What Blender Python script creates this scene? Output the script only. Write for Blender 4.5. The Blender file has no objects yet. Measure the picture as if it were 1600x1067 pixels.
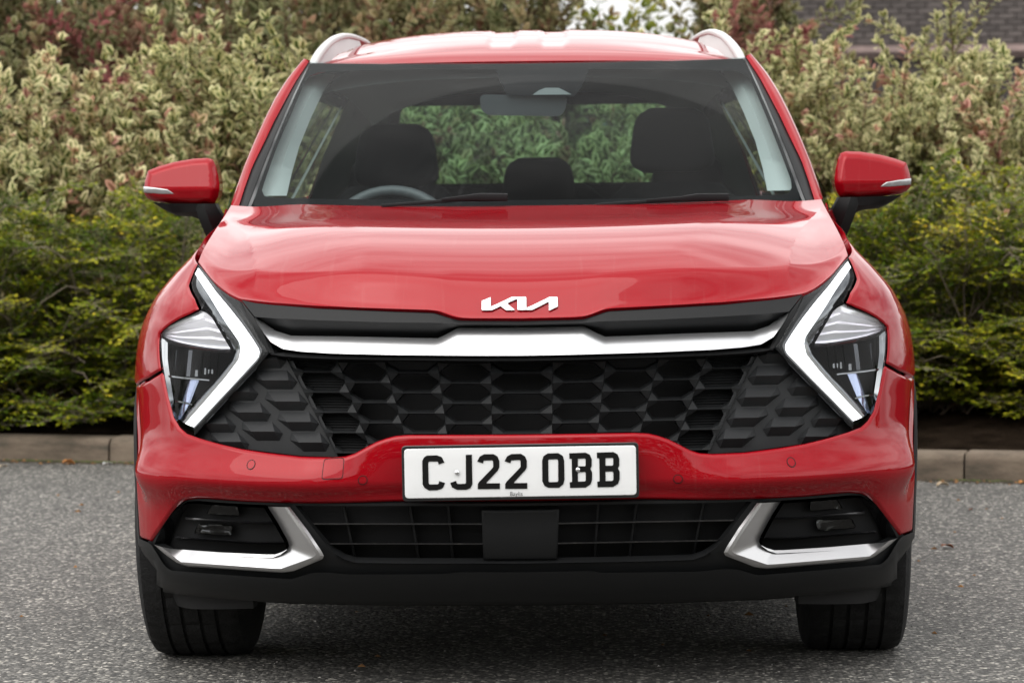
import bpy, bmesh, math, random
import numpy as np
from mathutils import Vector, Matrix
from mathutils.geometry import delaunay_2d_cdt

random.seed(7); RNG = np.random.default_rng(11)
SC = bpy.context.scene
COL = SC.collection
R = math.radians

# ------------------------------------------------------------------ camera
FPX = 4900.0                                  # focal length in pixels of a 1600 px wide frame
CAM = np.array([0.09, -7.0, 1.24])
YAW, PITCH, ROLL = R(-0.9), R(3.36), R(0.6)
_f = np.array([math.sin(YAW)*math.cos(PITCH), math.cos(YAW)*math.cos(PITCH), -math.sin(PITCH)])
_r = np.array([math.cos(YAW), -math.sin(YAW), 0.0])
_u = np.cross(_r, _f)
CR = math.cos(ROLL)*_r - math.sin(ROLL)*_u
CU = math.cos(ROLL)*_u + math.sin(ROLL)*_r
cam = bpy.data.cameras.new('camera'); camo = bpy.data.objects.new('camera', cam); COL.objects.link(camo)
cam.sensor_width = 36.0; cam.lens = FPX/1600*36; cam.clip_end = 2000; cam.clip_start = 0.1
camo.matrix_world = Matrix(((CR[0], CU[0], -_f[0], CAM[0]), (CR[1], CU[1], -_f[1], CAM[1]), (CR[2], CU[2], -_f[2], CAM[2]), (0, 0, 0, 1)))
cam.dof.use_dof = True; cam.dof.focus_distance = 7.4; cam.dof.aperture_fstop = 7.0
SC.camera = camo

# ------------------------------------------------------------------ sky, sun, exposure
SUN_EL, SUN_AZ = R(52), R(215)      # azimuth clockwise from +Y: high, behind the camera's left shoulder
world = bpy.data.worlds.new('World'); SC.world = world; world.use_nodes = True
wn, wl = world.node_tree.nodes, world.node_tree.links
wn.clear()
wo = wn.new('ShaderNodeOutputWorld'); bg = wn.new('ShaderNodeBackground')
sky = wn.new('ShaderNodeTexSky'); sky.sky_type = 'NISHITA'; sky.sun_disc = False
sky.sun_elevation = SUN_EL; sky.sun_rotation = SUN_AZ; sky.dust_density = 3.0; sky.air_density = 1.0
hs = wn.new('ShaderNodeHueSaturation'); hs.inputs['Saturation'].default_value = 0.22
wl.new(sky.outputs[0], hs.inputs['Color'])
# thin broken cloud over the whole dome
tc = wn.new('ShaderNodeTexCoord'); mp = wn.new('ShaderNodeMapping'); mp.inputs['Scale'].default_value = (1.0, 1.0, 2.6)
nz = wn.new('ShaderNodeTexNoise'); nz.inputs['Scale'].default_value = 2.2; nz.inputs['Detail'].default_value = 7; nz.inputs['Roughness'].default_value = 0.55
rp = wn.new('ShaderNodeValToRGB'); rp.color_ramp.elements[0].position = 0.30; rp.color_ramp.elements[1].position = 0.60
mx = wn.new('ShaderNodeMix'); mx.data_type = 'RGBA'
wl.new(tc.outputs['Generated'], mp.inputs[0]); wl.new(mp.outputs[0], nz.inputs[0]); wl.new(nz.outputs[0], rp.inputs[0])
wl.new(rp.outputs[0], mx.inputs['Factor']); wl.new(hs.outputs[0], mx.inputs['A'])
mx.inputs['B'].default_value = (15.3, 15.2, 15.0, 1)
wl.new(mx.outputs['Result'], bg.inputs[0]); bg.inputs[1].default_value = 0.125
wl.new(bg.outputs[0], wo.inputs[0])
sl = bpy.data.lights.new('sun', 'SUN'); sl.energy = 1.5; sl.angle = R(60); sl.color = (1.0, 0.96, 0.9)
so = bpy.data.objects.new('sun', sl); COL.objects.link(so)
_sd = Vector((math.sin(SUN_AZ)*math.cos(SUN_EL), math.cos(SUN_AZ)*math.cos(SUN_EL), math.sin(SUN_EL)))
so.rotation_euler = (-_sd).to_track_quat('-Z', 'Y').to_euler(); so.location = (0, 0, 30)
SC.view_settings.view_transform = 'Standard'; SC.view_settings.look = 'None'
SC.view_settings.exposure = 0.28; SC.view_settings.gamma = 1.0; SC.view_settings.use_curve_mapping = False
SC.render.engine = 'CYCLES'
SC.cycles.use_denoising = True
SC.cycles.max_bounces = 8; SC.cycles.transparent_max_bounces = 12
SC.cycles.glossy_bounces = 4; SC.cycles.diffuse_bounces = 3; SC.cycles.transmission_bounces = 6
SC.cycles.caustics_reflective = False; SC.cycles.caustics_refractive = False

# ------------------------------------------------------------------ geometry of sight
def proj(p):
    d = np.asarray(p, float) - CAM
    w = d @ _f
    return np.stack([800 + FPX*(d @ CR)/w, 533.5 - FPX*(d @ CU)/w], -1)
def ray(px, py):
    return _f + (px-800)/FPX*CR - (py-533.5)/FPX*CU
def hitY(px, py, Y):
    d = ray(px, py); return CAM + d*((Y-CAM[1])/d[1])
def hitZ(px, py, Z=0.0):
    d = ray(px, py); return CAM + d*((Z-CAM[2])/d[2])
def smooth(a, b, x):
    t = np.clip((np.asarray(x, float)-a)/(b-a), 0, 1); return t*t*(3-2*t)
class Curve1:
    "monotone-ish cubic through points"
    def __init__(s, xs, ys):
        s.x = np.array(xs, float); s.y = np.array(ys, float)
        h = np.diff(s.x); dl = np.diff(s.y)/h
        m = np.zeros(len(s.x)); m[0] = dl[0]; m[-1] = dl[-1]
        for i in range(1, len(m)-1):
            m[i] = 0 if dl[i-1]*dl[i] <= 0 else (h[i-1]+h[i])/((h[i-1]*2/3+h[i]/3)/dl[i] + (h[i-1]/3+h[i]*2/3)/dl[i-1]) if False else (dl[i-1]*h[i]+dl[i]*h[i-1])/(h[i-1]+h[i])
        s.m = m
    def __call__(s, v):
        v = np.asarray(v, float); vc = np.clip(v, s.x[0], s.x[-1])
        i = np.clip(np.searchsorted(s.x, vc)-1, 0, len(s.x)-2)
        h = s.x[i+1]-s.x[i]; t = (vc-s.x[i])/h
        return (s.y[i]*(1+2*t)*(1-t)**2 + h*s.m[i]*t*(1-t)**2 + s.y[i+1]*t*t*(3-2*t) + h*s.m[i+1]*t*t*(t-1))

# ------------------------------------------------------------------ object helpers
def link(o, parent=None):
    COL.objects.link(o)
    if parent is not None: o.parent = parent
    return o
def tag(o, label=None, cat=None, group=None, kind=None):
    if label: o['label'] = label
    if cat: o['category'] = cat
    if group: o['group'] = group
    if kind: o['kind'] = kind
    return o
def empty(name, loc=(0, 0, 0)):
    o = bpy.data.objects.new(name, None); o.location = loc; o.empty_display_size = 0.2
    COL.objects.link(o); return o
def mesh_obj(name, verts, faces, mat, parent=None, ang=35, normals=None, smooth_=True, loc=None):
    me = bpy.data.meshes.new(name)
    me.from_pydata([tuple(map(float, v)) for v in verts], [], [tuple(int(i) for i in f) for f in faces])
    me.validate(); me.update()
    if mat is not None: me.materials.append(mat)
    if smooth_:
        me.polygons.foreach_set('use_smooth', [True]*len(me.polygons))
        if normals is None and ang < 179:
            try: me.set_sharp_from_angle(angle=R(ang))
            except Exception: pass
    if normals is not None:
        me.normals_split_custom_set_from_vertices([tuple(n) for n in normals])
    o = bpy.data.objects.new(name, me)
    if loc is not None: o.location = loc
    return link(o, parent)
def bm_obj(name, bm, mat, parent=None, ang=35, loc=None):
    bmesh.ops.recalc_face_normals(bm, faces=bm.faces)
    me = bpy.data.meshes.new(name); bm.to_mesh(me); bm.free()
    if mat is not None: me.materials.append(mat)
    me.polygons.foreach_set('use_smooth', [True]*len(me.polygons))
    me.set_sharp_from_angle(angle=R(ang))
    o = bpy.data.objects.new(name, me)
    if loc is not None: o.location = loc
    return link(o, parent)
def bm_box(bm, c, s, rot=None, bev=0.0):
    r = bmesh.ops.create_cube(bm, size=1.0)
    M = Matrix.Translation(Vector(c)) @ (rot.to_4x4() if rot is not None else Matrix.Identity(4)) @ Matrix.Diagonal((s[0], s[1], s[2], 1))
    bmesh.ops.transform(bm, matrix=M, verts=r['verts'])
    if bev > 0:
        es = list({e for v in r['verts'] for e in v.link_edges})
        bmesh.ops.bevel(bm, geom=es, offset=bev, segments=2, affect='EDGES', clamp_overlap=True)
    return r['verts']
def resample(pts, n):
    p = np.array(pts, float); d = np.r_[0, np.cumsum(np.linalg.norm(np.diff(p, axis=0), axis=1))]
    t = np.linspace(0, d[-1], n)
    return np.stack([np.interp(t, d, p[:, k]) for k in range(p.shape[1])], 1)
def rounded(pts, rad, seg=4, closed=True):
    "round the corners of a polyline by quadratic arcs"
    p = [np.array(q, float) for q in pts]; out = []; n = len(p)
    for i in range(n):
        if not closed and i in (0, n-1): out.append(p[i]); continue
        a, b, c = p[i-1], p[i], p[(i+1) % n]
        la, lc = np.linalg.norm(a-b), np.linalg.norm(c-b); r = min(rad, la*.48, lc*.48)
        s, e = b+(a-b)/max(la, 1e-9)*r, b+(c-b)/max(lc, 1e-9)*r
        for t in np.linspace(0, 1, seg+1): out.append((1-t)**2*s+2*t*(1-t)*b+t*t*e)
    return [tuple(q) for q in out]
def grid_mesh(name, G, mat, parent=None, ang=35, flip=None, close_u=False):
    "G: (rows, cols, 3)"
    G = np.asarray(G, float); nr, nc = G.shape[:2]
    F = []
    for i in range(nr-1):
        for j in range(nc if close_u else nc-1):
            k = (j+1) % nc
            F.append((i*nc+j, i*nc+k, (i+1)*nc+k, (i+1)*nc+j))
    V = G.reshape(-1, 3)
    if flip is None:
        s = 0.0
        for f in F[::max(1, len(F)//60)]:
            a, b, c, d = (V[i] for i in f); nn = np.cross(c-a, d-b); s += nn @ (CAM-(a+c)/2)
        flip = s < 0
    if flip: F = [f[::-1] for f in F]
    return mesh_obj(name, V, F, mat, parent, ang)
def mirrorx(V): V = np.array(V, float).copy(); V[..., 0] *= -1; return V
def sweep(name, path, prof, mat, parent=None, ang=35, up=(0, 0, 1), scale=None, caps=True):
    "sweep closed profile [(side, up)] along a 3-D path"
    P = np.array(path, float); n = len(P); up = np.array(up, float); rings = []
    for i in range(n):
        t = P[min(i+1, n-1)]-P[max(i-1, 0)]; t /= np.linalg.norm(t)
        s = np.cross(t, up); s /= np.linalg.norm(s); u2 = np.cross(s, t)
        k = 1.0 if scale is None else scale[i]
        rings.append([P[i]+s*a*k+u2*b*k for a, b in prof])
    G = np.array(rings); m = len(prof); V = G.reshape(-1, 3)
    F = [(i*m+j, i*m+(j+1) % m, (i+1)*m+(j+1) % m, (i+1)*m+j) for i in range(n-1) for j in range(m)]
    if caps: F += [tuple(range(m))[::-1], tuple(range((n-1)*m, n*m))]
    bm = bmesh.new(); vs = [bm.verts.new(v) for v in V]
    for f in F:
        try: bm.faces.new([vs[i] for i in f])
        except ValueError: pass
    return bm_obj(name, bm, mat, parent, ang)
def circle(r, n=10, ry=None): return [(r*math.cos(2*math.pi*k/n), (ry or r)*math.sin(2*math.pi*k/n)) for k in range(n)]

# ------------------------------------------------------------------ polygon patches on a parametric surface
def poly_sdf(P, Q):
    "signed distance (inside positive) of points Q to polygon P"
    P = np.asarray(P, float); Q = np.asarray(Q, float)
    A = P; B = np.roll(P, -1, axis=0); AB = B-A
    best = np.full(len(Q), 1e9); ins = np.zeros(len(Q), bool)
    L2 = np.maximum((AB**2).sum(1), 1e-18)
    for a, b, ab, l2 in zip(A, B, AB, L2):
        t = np.clip(((Q-a)@ab)/l2, 0, 1); d = np.hypot(Q[:, 0]-a[0]-t*ab[0], Q[:, 1]-a[1]-t*ab[1]); best = np.minimum(best, d)
        c = ((a[1] > Q[:, 1]) != (b[1] > Q[:, 1]))
        with np.errstate(divide='ignore', invalid='ignore'):
            xi = (b[0]-a[0])*(Q[:, 1]-a[1])/(b[1]-a[1])+a[0]
        ins ^= c & (Q[:, 0] < xi)
    return np.where(ins, best, -best)
def densify(P, step):
    out = []; n = len(P)
    for i in range(n):
        a, b = np.array(P[i], float), np.array(P[(i+1) % n], float); k = max(1, int(math.ceil(np.linalg.norm(b-a)/step)))
        out += [a+(b-a)*t/k for t in range(k)]
    return np.array(out)
def inset(P, d):
    P = np.asarray(P, float); area = 0.5*np.sum(P[:, 0]*np.roll(P[:, 1], -1)-np.roll(P[:, 0], -1)*P[:, 1])
    sgn = 1 if area > 0 else -1
    e = np.roll(P, -1, 0)-P; L = np.linalg.norm(e, axis=1, keepdims=True); e = e/np.maximum(L, 1e-12)
    nrm = np.stack([-e[:, 1], e[:, 0]], 1)*sgn; m = nrm+np.roll(nrm, 1, 0); ml = np.maximum((m**2).sum(1, keepdims=True), 0.5)
    return P+m*2*d/ml/1.0*1.0 if False else P+m*(2*d/ml)
def patch(name, outline, surf, mat, parent=None, grid=0.03, fillet=0.0, thick=0.012, push=None, holes=(), gap=0.0, step=None, depth=0.6, back=None, ref=None):
    """surf(u, v) -> (N,3).  outline/holes in the (metric) parameter plane; fillet rolls the rim back; thick makes a returned flange along -normal"""
    step = step or grid
    O = densify(outline, step)
    if gap: O = inset(O, gap); 
    HS = [densify(h, step) for h in holes]
    loops = [O]+HS
    def sdf(Q):
        d = poly_sdf(O, Q)
        for h in HS: d = np.minimum(d, -poly_sdf(h, Q))
        return d
    pts = [O]+HS; edges = []; base = 0
    for L in loops:
        edges += [(base+i, base+(i+1) % len(L)) for i in range(len(L))]; base += len(L)
    if fillet > 0:
        for k in (0.22, 0.55, 1.0):
            for li, L in enumerate(loops):
                q = inset(L, fillet*k if li == 0 else -fillet*k); d = sdf(q); pts.append(q[d > fillet*k*0.85])
    lo, hi = O.min(0), O.max(0); gx = np.arange(lo[0], hi[0], grid); gy = np.arange(lo[1], hi[1], grid*0.87)
    Q = np.array([(x+(grid/2 if j % 2 else 0), y) for j, y in enumerate(gy) for x in gx]) if len(gx) and len(gy) else np.zeros((0, 2))
    if len(Q):
        d = sdf(Q); pts.append(Q[d > fillet+grid*0.35])
    V2 = np.concatenate(pts)
    r = delaunay_2d_cdt([Vector((float(a), float(b))) for a, b in V2], edges, [], 0, 1e-7)
    W = np.array([(v.x, v.y) for v in r[0]]); T = [tuple(f) for f in r[2]]
    tri = []
    for f in T:
        if len(f) == 3: tri.append(f)
        else: tri += [(f[0], f[i], f[i+1]) for i in range(1, len(f)-1)]
    tri = np.array(tri); cen = W[tri].mean(1); keep = sdf(cen) > 0; tri = tri[keep]
    used = np.unique(tri); remap = -np.ones(len(W), int); remap[used] = np.arange(len(used)); W = W[used]; tri = remap[tri]
    def base_n(Q, e=1e-4):
        Pu = (surf(Q[:, 0]+e, Q[:, 1])-surf(Q[:, 0]-e, Q[:, 1])); Pv = (surf(Q[:, 0], Q[:, 1]+e)-surf(Q[:, 0], Q[:, 1]-e))
        n = np.cross(Pu, Pv); n /= np.maximum(np.linalg.norm(n, axis=1, keepdims=True), 1e-12)
        return n
    n0 = base_n(W); c0 = surf(W[:, 0], W[:, 1])
    sg = -1.0 if ((n0*((CAM if ref is None else np.array(ref))-c0)).sum(1)).mean() < 0 else 1.0
    def full(Q):
        p = surf(Q[:, 0], Q[:, 1]); h = np.zeros(len(Q))
        if fillet > 0:
            t = np.clip(1-sdf(Q)/fillet, 0, 1.3); h += fillet*depth*t*t
        if push is not None: h += push(Q[:, 0], Q[:, 1])
        return p-sg*base_n(Q)*h[:, None] if (fillet > 0 or push is not None) else p
    e = 4e-4
    ex, ey = np.array([e, 0]), np.array([0, e])
    P = full(W); n = np.cross(full(W+ex)-full(W-ex), full(W+ey)-full(W-ey))*sg
    n /= np.maximum(np.linalg.norm(n, axis=1, keepdims=True), 1e-12)
    # triangle orientation
    a, b, c = P[tri[:, 0]], P[tri[:, 1]], P[tri[:, 2]]
    fl = ((np.cross(b-a, c-a))*n[tri[:, 0]]).sum(1) < 0
    tri[fl] = tri[fl][:, ::-1]
    V = [p for p in P]; N = [q for q in n]; F = [tuple(t) for t in tri]
    if thick > 0:
        ec = {}
        for t in tri:
            for i in range(3):
                k = (t[i], t[(i+1) % 3]); ec[k] = 1
        bd = [k for k in ec if (k[1], k[0]) not in ec]
        for (i, j) in bd:
            i, j = int(i), int(j); t = P[j]-P[i]; o = np.cross(t, n[i]+n[j]); o /= max(np.linalg.norm(o), 1e-12)
            if back is not None: bi, bj = P[i]+np.array(back), P[j]+np.array(back)
            else: bi, bj = P[i]-n[i]*thick, P[j]-n[j]*thick
            k = len(V); V += [P[i], P[j], bj, bi]; N += [o]*4; F.append((k, k+3, k+2, k+1)) 
    return mesh_obj(name, V, F, mat, parent, normals=N)
def newton(surf, px, py, g=(0.0, 0.0), it=25):
    "parameters of the point of surf seen at a pixel"
    u = np.array(g, float); e = 1e-4; t = np.array([px, py], float)
    def pr(a, b): return proj(surf(np.array([a]), np.array([b])))[0]
    for _ in range(it):
        p = pr(*u); J = np.stack([(pr(u[0]+e, u[1])-p)/e, (pr(u[0], u[1]+e)-p)/e], 1)
        try: d = np.linalg.solve(J, t-p)
        except np.linalg.LinAlgError: break
        m = np.abs(d).max(); d = d*min(1, 0.15/max(m, 1e-9)); u = u+d
        if m < 1e-7: break
    return u

# ------------------------------------------------------------------ materials
def nodes_of(m): return m.node_tree.nodes, m.node_tree.links
def pmat(name, col, rough=0.5, metal=0.0, coat=0.0, coat_rough=0.03, spec=0.5, emit=None, estr=0.0, ior=1.5, bump=None, var=None, **kw):
    m = bpy.data.materials.new(name); m.use_nodes = True; N, L = nodes_of(m); b = N['Principled BSDF']
    b.inputs['Base Color'].default_value = (*col, 1); b.inputs['Roughness'].default_value = rough; b.inputs['Metallic'].default_value = metal
    b.inputs['Coat Weight'].default_value = coat; b.inputs['Coat Roughness'].default_value = coat_rough; b.inputs['Specular IOR Level'].default_value = spec
    b.inputs['IOR'].default_value = ior
    if emit: b.inputs['Emission Color'].default_value = (*emit, 1); b.inputs['Emission Strength'].default_value = estr
    for k, v in kw.items(): b.inputs[k.replace('_', ' ')].default_value = v
    if bump or var:
        t = N.new('ShaderNodeTexCoord')
    if var:      # (scale, amount, detail)
        n = N.new('ShaderNodeTexNoise'); n.inputs['Scale'].default_value = var[0]; n.inputs['Detail'].default_value = var[2] if len(var) > 2 else 4
        r = N.new('ShaderNodeMapRange'); r.inputs['From Min'].default_value = 0.3; r.inputs['From Max'].default_value = 0.7
        r.inputs['To Min'].default_value = 1-var[1]; r.inputs['To Max'].default_value = 1+var[1]
        mxx = N.new('ShaderNodeMix'); mxx.data_type = 'RGBA'; mxx.blend_type = 'MULTIPLY'; mxx.inputs['Factor'].default_value = 1
        L.new(t.outputs['Object'], n.inputs['Vector']); L.new(n.outputs[0], r.inputs[0]); L.new(r.outputs[0], mxx.inputs['B'])
        mxx.inputs['A'].default_value = (*col, 1); L.new(mxx.outputs['Result'], b.inputs['Base Color'])
    if bump:     # (scale, strength, distance)
        n = N.new('ShaderNodeTexNoise'); n.inputs['Scale'].default_value = bump[0]; n.inputs['Detail'].default_value = 3
        bp = N.new('ShaderNodeBump'); bp.inputs['Strength'].default_value = bump[1]; bp.inputs['Distance'].default_value = bump[2]
        L.new(t.outputs['Object'], n.inputs['Vector']); L.new(n.outputs[0], bp.inputs['Height']); L.new(bp.outputs[0], b.inputs['Normal'])
    return m
def glass_thin(name, tint, refl=1.0, rough=0.0, ior=1.45):
    m = bpy.data.materials.new(name); m.use_nodes = True; N, L = nodes_of(m); N.clear()
    o = N.new('ShaderNodeOutputMaterial'); t = N.new('ShaderNodeBsdfTransparent'); g = N.new('ShaderNodeBsdfGlossy'); f = N.new('ShaderNodeFresnel'); x = N.new('ShaderNodeMixShader'); k = N.new('ShaderNodeMath')
    t.inputs[0].default_value = (*tint, 1); g.inputs['Roughness'].default_value = rough; g.inputs[0].default_value = (1, 1, 1, 1); f.inputs[0].default_value = ior
    k.operation = 'MULTIPLY'; k.inputs[1].default_value = refl
    L.new(f.outputs[0], k.inputs[0]); L.new(k.outputs[0], x.inputs[0]); L.new(t.outputs[0], x.inputs[1]); L.new(g.outputs[0], x.inputs[2]); L.new(x.outputs[0], o.inputs[0])
    return m

# ================================================================== CAR
M_RED = pmat('red_paint', (0.275, 0.0017, 0.0070), rough=0.40, metal=0.14, spec=0.0, coat=0.82, coat_rough=0.02, Coat_IOR=1.42)
def _paint(m):
    "fine dust film and water-mark streaks in the gloss of the paint"
    N, L = nodes_of(m); b = N['Principled BSDF']; t = N.new('ShaderNodeTexCoord')
    n = N.new('ShaderNodeTexNoise'); n.inputs['Scale'].default_value = 9; n.inputs['Detail'].default_value = 8; n.inputs['Roughness'].default_value = 0.7
    mp_ = N.new('ShaderNodeMapping'); mp_.inputs['Scale'].default_value = (3.0, 1.0, 0.6)
    r = N.new('ShaderNodeMapRange'); r.inputs['From Min'].default_value = 0.35; r.inputs['From Max'].default_value = 0.7; r.inputs['To Min'].default_value = 0.012; r.inputs['To Max'].default_value = 0.07
    L.new(t.outputs['Object'], mp_.inputs[0]); L.new(mp_.outputs[0], n.inputs['Vector']); L.new(n.outputs[0], r.inputs[0]); L.new(r.outputs[0], b.inputs['Coat Roughness'])
    st = N.new('ShaderNodeTexNoise'); st.inputs['Scale'].default_value = 5; st.inputs['Detail'].default_value = 6; mp2 = N.new('ShaderNodeMapping'); mp2.inputs['Scale'].default_value = (14.0, .9, .9)
    L.new(t.outputs['Object'], mp2.inputs[0]); L.new(mp2.outputs[0], st.inputs['Vector'])
    r3 = N.new('ShaderNodeMapRange'); r3.inputs['From Min'].default_value = .62; r3.inputs['From Max'].default_value = .82; r3.inputs['To Max'].default_value = .05; L.new(st.outputs[0], r3.inputs[0])
    mxp = N.new('ShaderNodeMix'); mxp.data_type = 'RGBA'; mxp.inputs['A'].default_value = b.inputs['Base Color'].default_value[:]; mxp.inputs['B'].default_value = (.45, .36, .32, 1)
    L.new(r3.outputs[0], mxp.inputs['Factor']); L.new(mxp.outputs['Result'], b.inputs['Base Color'])
    f = N.new('ShaderNodeTexNoise'); f.inputs['Scale'].default_value = 900; f.inputs['Detail'].default_value = 1
    r2 = N.new('ShaderNodeMapRange'); r2.inputs['To Min'].default_value = 0.30; r2.inputs['To Max'].default_value = 0.42
    L.new(t.outputs['Object'], f.inputs['Vector']); L.new(f.outputs[0], r2.inputs[0]); L.new(r2.outputs[0], b.inputs['Roughness'])
_paint(M_RED)
M_BLK = pmat('black_textured_plastic', (0.010, 0.0105, 0.0112), rough=0.5, spec=0.22, bump=(900, 0.12, 0.0006))
M_GRY = pmat('grey_textured_plastic', (0.019, 0.020, 0.0215), rough=0.5, spec=0.25, bump=(1200, 0.2, 0.0008), var=(14, 0.12))
M_GRL = pmat('grille_plastic', (0.014, 0.015, 0.016), rough=0.42, spec=0.25, bump=(1200, 0.15, 0.0006))
M_DRK = pmat('deep_black', (0.006, 0.006, 0.007), rough=0.8)
M_GLB = pmat('gloss_black', (0.010, 0.010, 0.011), rough=0.12, coat=0.6)
M_SIL = pmat('satin_silver', (0.70, 0.71, 0.73), rough=0.30, metal=0.9, bump=(1500, 0.05, 0.0004))
M_SIL2 = pmat('satin_silver_lower', (0.58, 0.58, 0.59), rough=0.34, metal=0.9, bump=(1500, 0.06, 0.0004))
M_CHR = pmat('chrome', (0.85, 0.86, 0.88), rough=0.08, metal=1.0)
M_CHRD = pmat('dark_chrome', (0.22, 0.23, 0.24), rough=0.16, metal=1.0)
M_FIN = pmat('smoked_fin', (0.09, 0.095, 0.105), rough=0.14, metal=1.0)
M_PEARL = pmat('pearl_reflector', (0.92, 0.91, 0.96), rough=0.2, metal=0.5, Thin_Film_Thickness=620.0, Thin_Film_IOR=1.6)
M_DRL = pmat('daytime_light', (0.9, 0.9, 0.92), rough=0.3, emit=(0.96, 0.98, 1.0), estr=1.6)
M_LENS = glass_thin('headlight_lens', (0.95, 0.96, 0.97), 0.25)
M_WIND = glass_thin('windscreen_glass', (0.70, 0.78, 0.78), 0.20, ior=1.4)
M_SGLS = glass_thin('side_glass', (0.30, 0.36, 0.34), 0.3)
M_RGLS = glass_thin('rear_glass', (0.30, 0.50, 0.42), 0.2)
M_RUB = pmat('tyre_rubber', (0.013, 0.013, 0.0135), rough=0.75, spec=.25, bump=(140, 0.6, 0.004), var=(40, 0.45, 6))
M_WHT = pmat('plate_white', (0.78, 0.79, 0.80), rough=0.25, coat=0.4)
M_INK = pmat('plate_black', (0.004, 0.004, 0.004), rough=0.5, spec=0.2)
M_TRIM = pmat('light_cloth_trim', (0.50, 0.52, 0.51), rough=0.9)
M_LINER = pmat('headliner_cloth', (0.34, 0.35, 0.34), rough=0.95)
M_SEAT = pmat('dark_seat_cloth', (0.011, 0.0115, 0.013), rough=0.8, spec=0.2)
M_CABIN = pmat('cabin_plastic', (0.016, 0.016, 0.018), rough=0.6)
M_SMOKE = glass_thin('fog_lens', (0.55, 0.55, 0.55), 0.9)
M_TAIL = pmat('tail_red', (0.25, 0.005, 0.008), rough=0.12, coat=0.8)

# ---- front/side body shell: S(s, z), s = arc length round the plan outline from the centre line
YB, NE = 0.66, 2.5
SIL = [(352, 335, 1.15), (345, 345, 1.05), (330, 368, .95), (313, 390, .72), (300, 402, .66), (280, 420, .62), (262, 440, .61), (246, 460, .61), (235, 480, .61), (226, 500, .61), (220, 520, .61),
       (215.5, 545, .61), (213, 575, .61), (212, 620, .61), (212, 700, .61), (213.5, 790, .60), (216, 845, .60), (218.5, 868, .59), (222.5, 893, .57), (231, 905, .55)]
_sp = np.array([hitY(*q) for q in SIL]); _o = np.argsort(_sp[:, 2])
_za, _aa = _sp[_o, 2], -_sp[_o, 0]
aC = Curve1(np.r_[0.08, 0.17, _za, 1.16], np.r_[_aa[0]-.07, _aa[0]-.035, _aa, _aa[-1]-.02])
y0C = Curve1([.10, .24, .30, .36, .44, .50, .56, .62, .68, .76, .82, .88, .92, .96, 1.0, 1.06, 1.12],
             [.17, .13, .085, .05, .034, .024, .020, .026, .036, .048, .055, .062, .088, .14, .22, .38, .6])
_th = np.linspace(0, math.pi/2, 6001)
_cx = np.sin(_th)**(2/NE); _cy = 1-np.cos(_th)**(2/NE)
_sa = np.r_[0, np.cumsum(np.hypot(np.diff(_cx)*.95, np.diff(_cy)*.62))]; S1 = _sa[-1]
adC = Curve1([.15, .3, .45, .6, .8, .92, 1.0, 1.06, 1.12, 1.2], [.86, .905, .928, .932, .928, .915, .893, .868, .845, .82])
def xside(y, z):
    k = smooth(1.0, 1.9, y); return (aC(z)*(1-k)+adC(z)*k)*(1-0.075*smooth(3.3, 4.6, y)**1.0)
def S(s, z):
    s = np.asarray(s, float); z = np.asarray(z, float); q = np.abs(s); a = aC(z); y0 = y0C(z)
    cx = np.interp(q, _sa, _cx); cy = np.interp(q, _sa, _cy)
    x = a*cx; y = y0+cy*(YB-y0); far = q > S1
    y = np.where(far, YB+q-S1, y); x = np.where(far, xside(y, z), x)
    return np.stack([np.sign(s)*x, y, z], -1)
def Sd(dy):
    return lambda s, z: S(s, z)+np.array([0, dy, 0.0])
def s_of_yz(y, z, side=-1):
    if y >= YB: return side*(S1+y-YB)
    y0 = float(y0C(z)); return side*float(np.interp((y-y0)/(YB-y0), _cy, _sa))
_zt = np.linspace(.05, 1.3, 5001); _at = aC(_zt); _yt = y0C(_zt)
def hits(px, dy=0.0):
    "(s, z) of the shell, moved dy back, where the pixels see it"
    px = np.asarray(px, float).reshape(-1, 2); d = _f[None]+((px[:, :1]-800)/FPX)*CR-((px[:, 1:]-533.5)/FPX)*CU
    def g(T):
        P = CAM+d[:, None]*T[..., None]; r = np.minimum(np.abs(P[..., 0])/np.interp(P[..., 2], _zt, _at), 1.0); yb = np.interp(P[..., 2], _zt, _yt)
        return P[..., 1]-dy-(YB-(YB-yb)*(1-r**NE)**(1/NE)), r
    Y = np.linspace(-0.2, YB+dy, 150); T = (Y[None]-CAM[1])/d[:, 1:2]; v, r = g(T); i = np.argmax(v >= 0, 1); n = np.arange(len(px))
    miss = (v[n, i] < 0) | (r[n, i] >= 1)
    lo, hi = T[n, np.maximum(i-1, 0)], T[n, i]
    for _ in range(26):
        m = (lo+hi)/2; up = g(m[:, None])[0][:, 0] >= 0; hi = np.where(up, m, hi); lo = np.where(up, lo, m)
    P = CAM+d*hi[:, None]; q = np.minimum(np.abs(P[:, 0])/np.interp(P[:, 2], _zt, _at), 1.0)
    out = np.stack([np.sign(P[:, 0])*np.interp(q, _cx, _sa), P[:, 2]], 1)
    for k in np.nonzero(miss)[0]:
        p = CAM+d[k]*((YB-.02-CAM[1])/d[k, 1]); out[k] = (np.sign(p[0])*s_of_yz(YB-.02, p[2], 1), p[2])
    return out
def hitS(px, py, dy=0.0): return hits([(px, py)], dy)[0]
def SZ(px, dy=0.0): return [tuple(q) for q in hits(px, dy)]
def SP(px, dy=0.0):
    a = hits(px, dy); return Sd(dy)(a[:, 0], a[:, 1])
def mir2(pts): return [(-a, b) for a, b in pts]
def full2(left):
    "left half outline (centre .. centre) to a full symmetric closed outline"
    L = [(0.0, b) if i in (0, len(left)-1) else (a, b) for i, (a, b) in enumerate(left)]
    return L+[(-a, b) for a, b in L[::-1][1:-1]]
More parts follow.
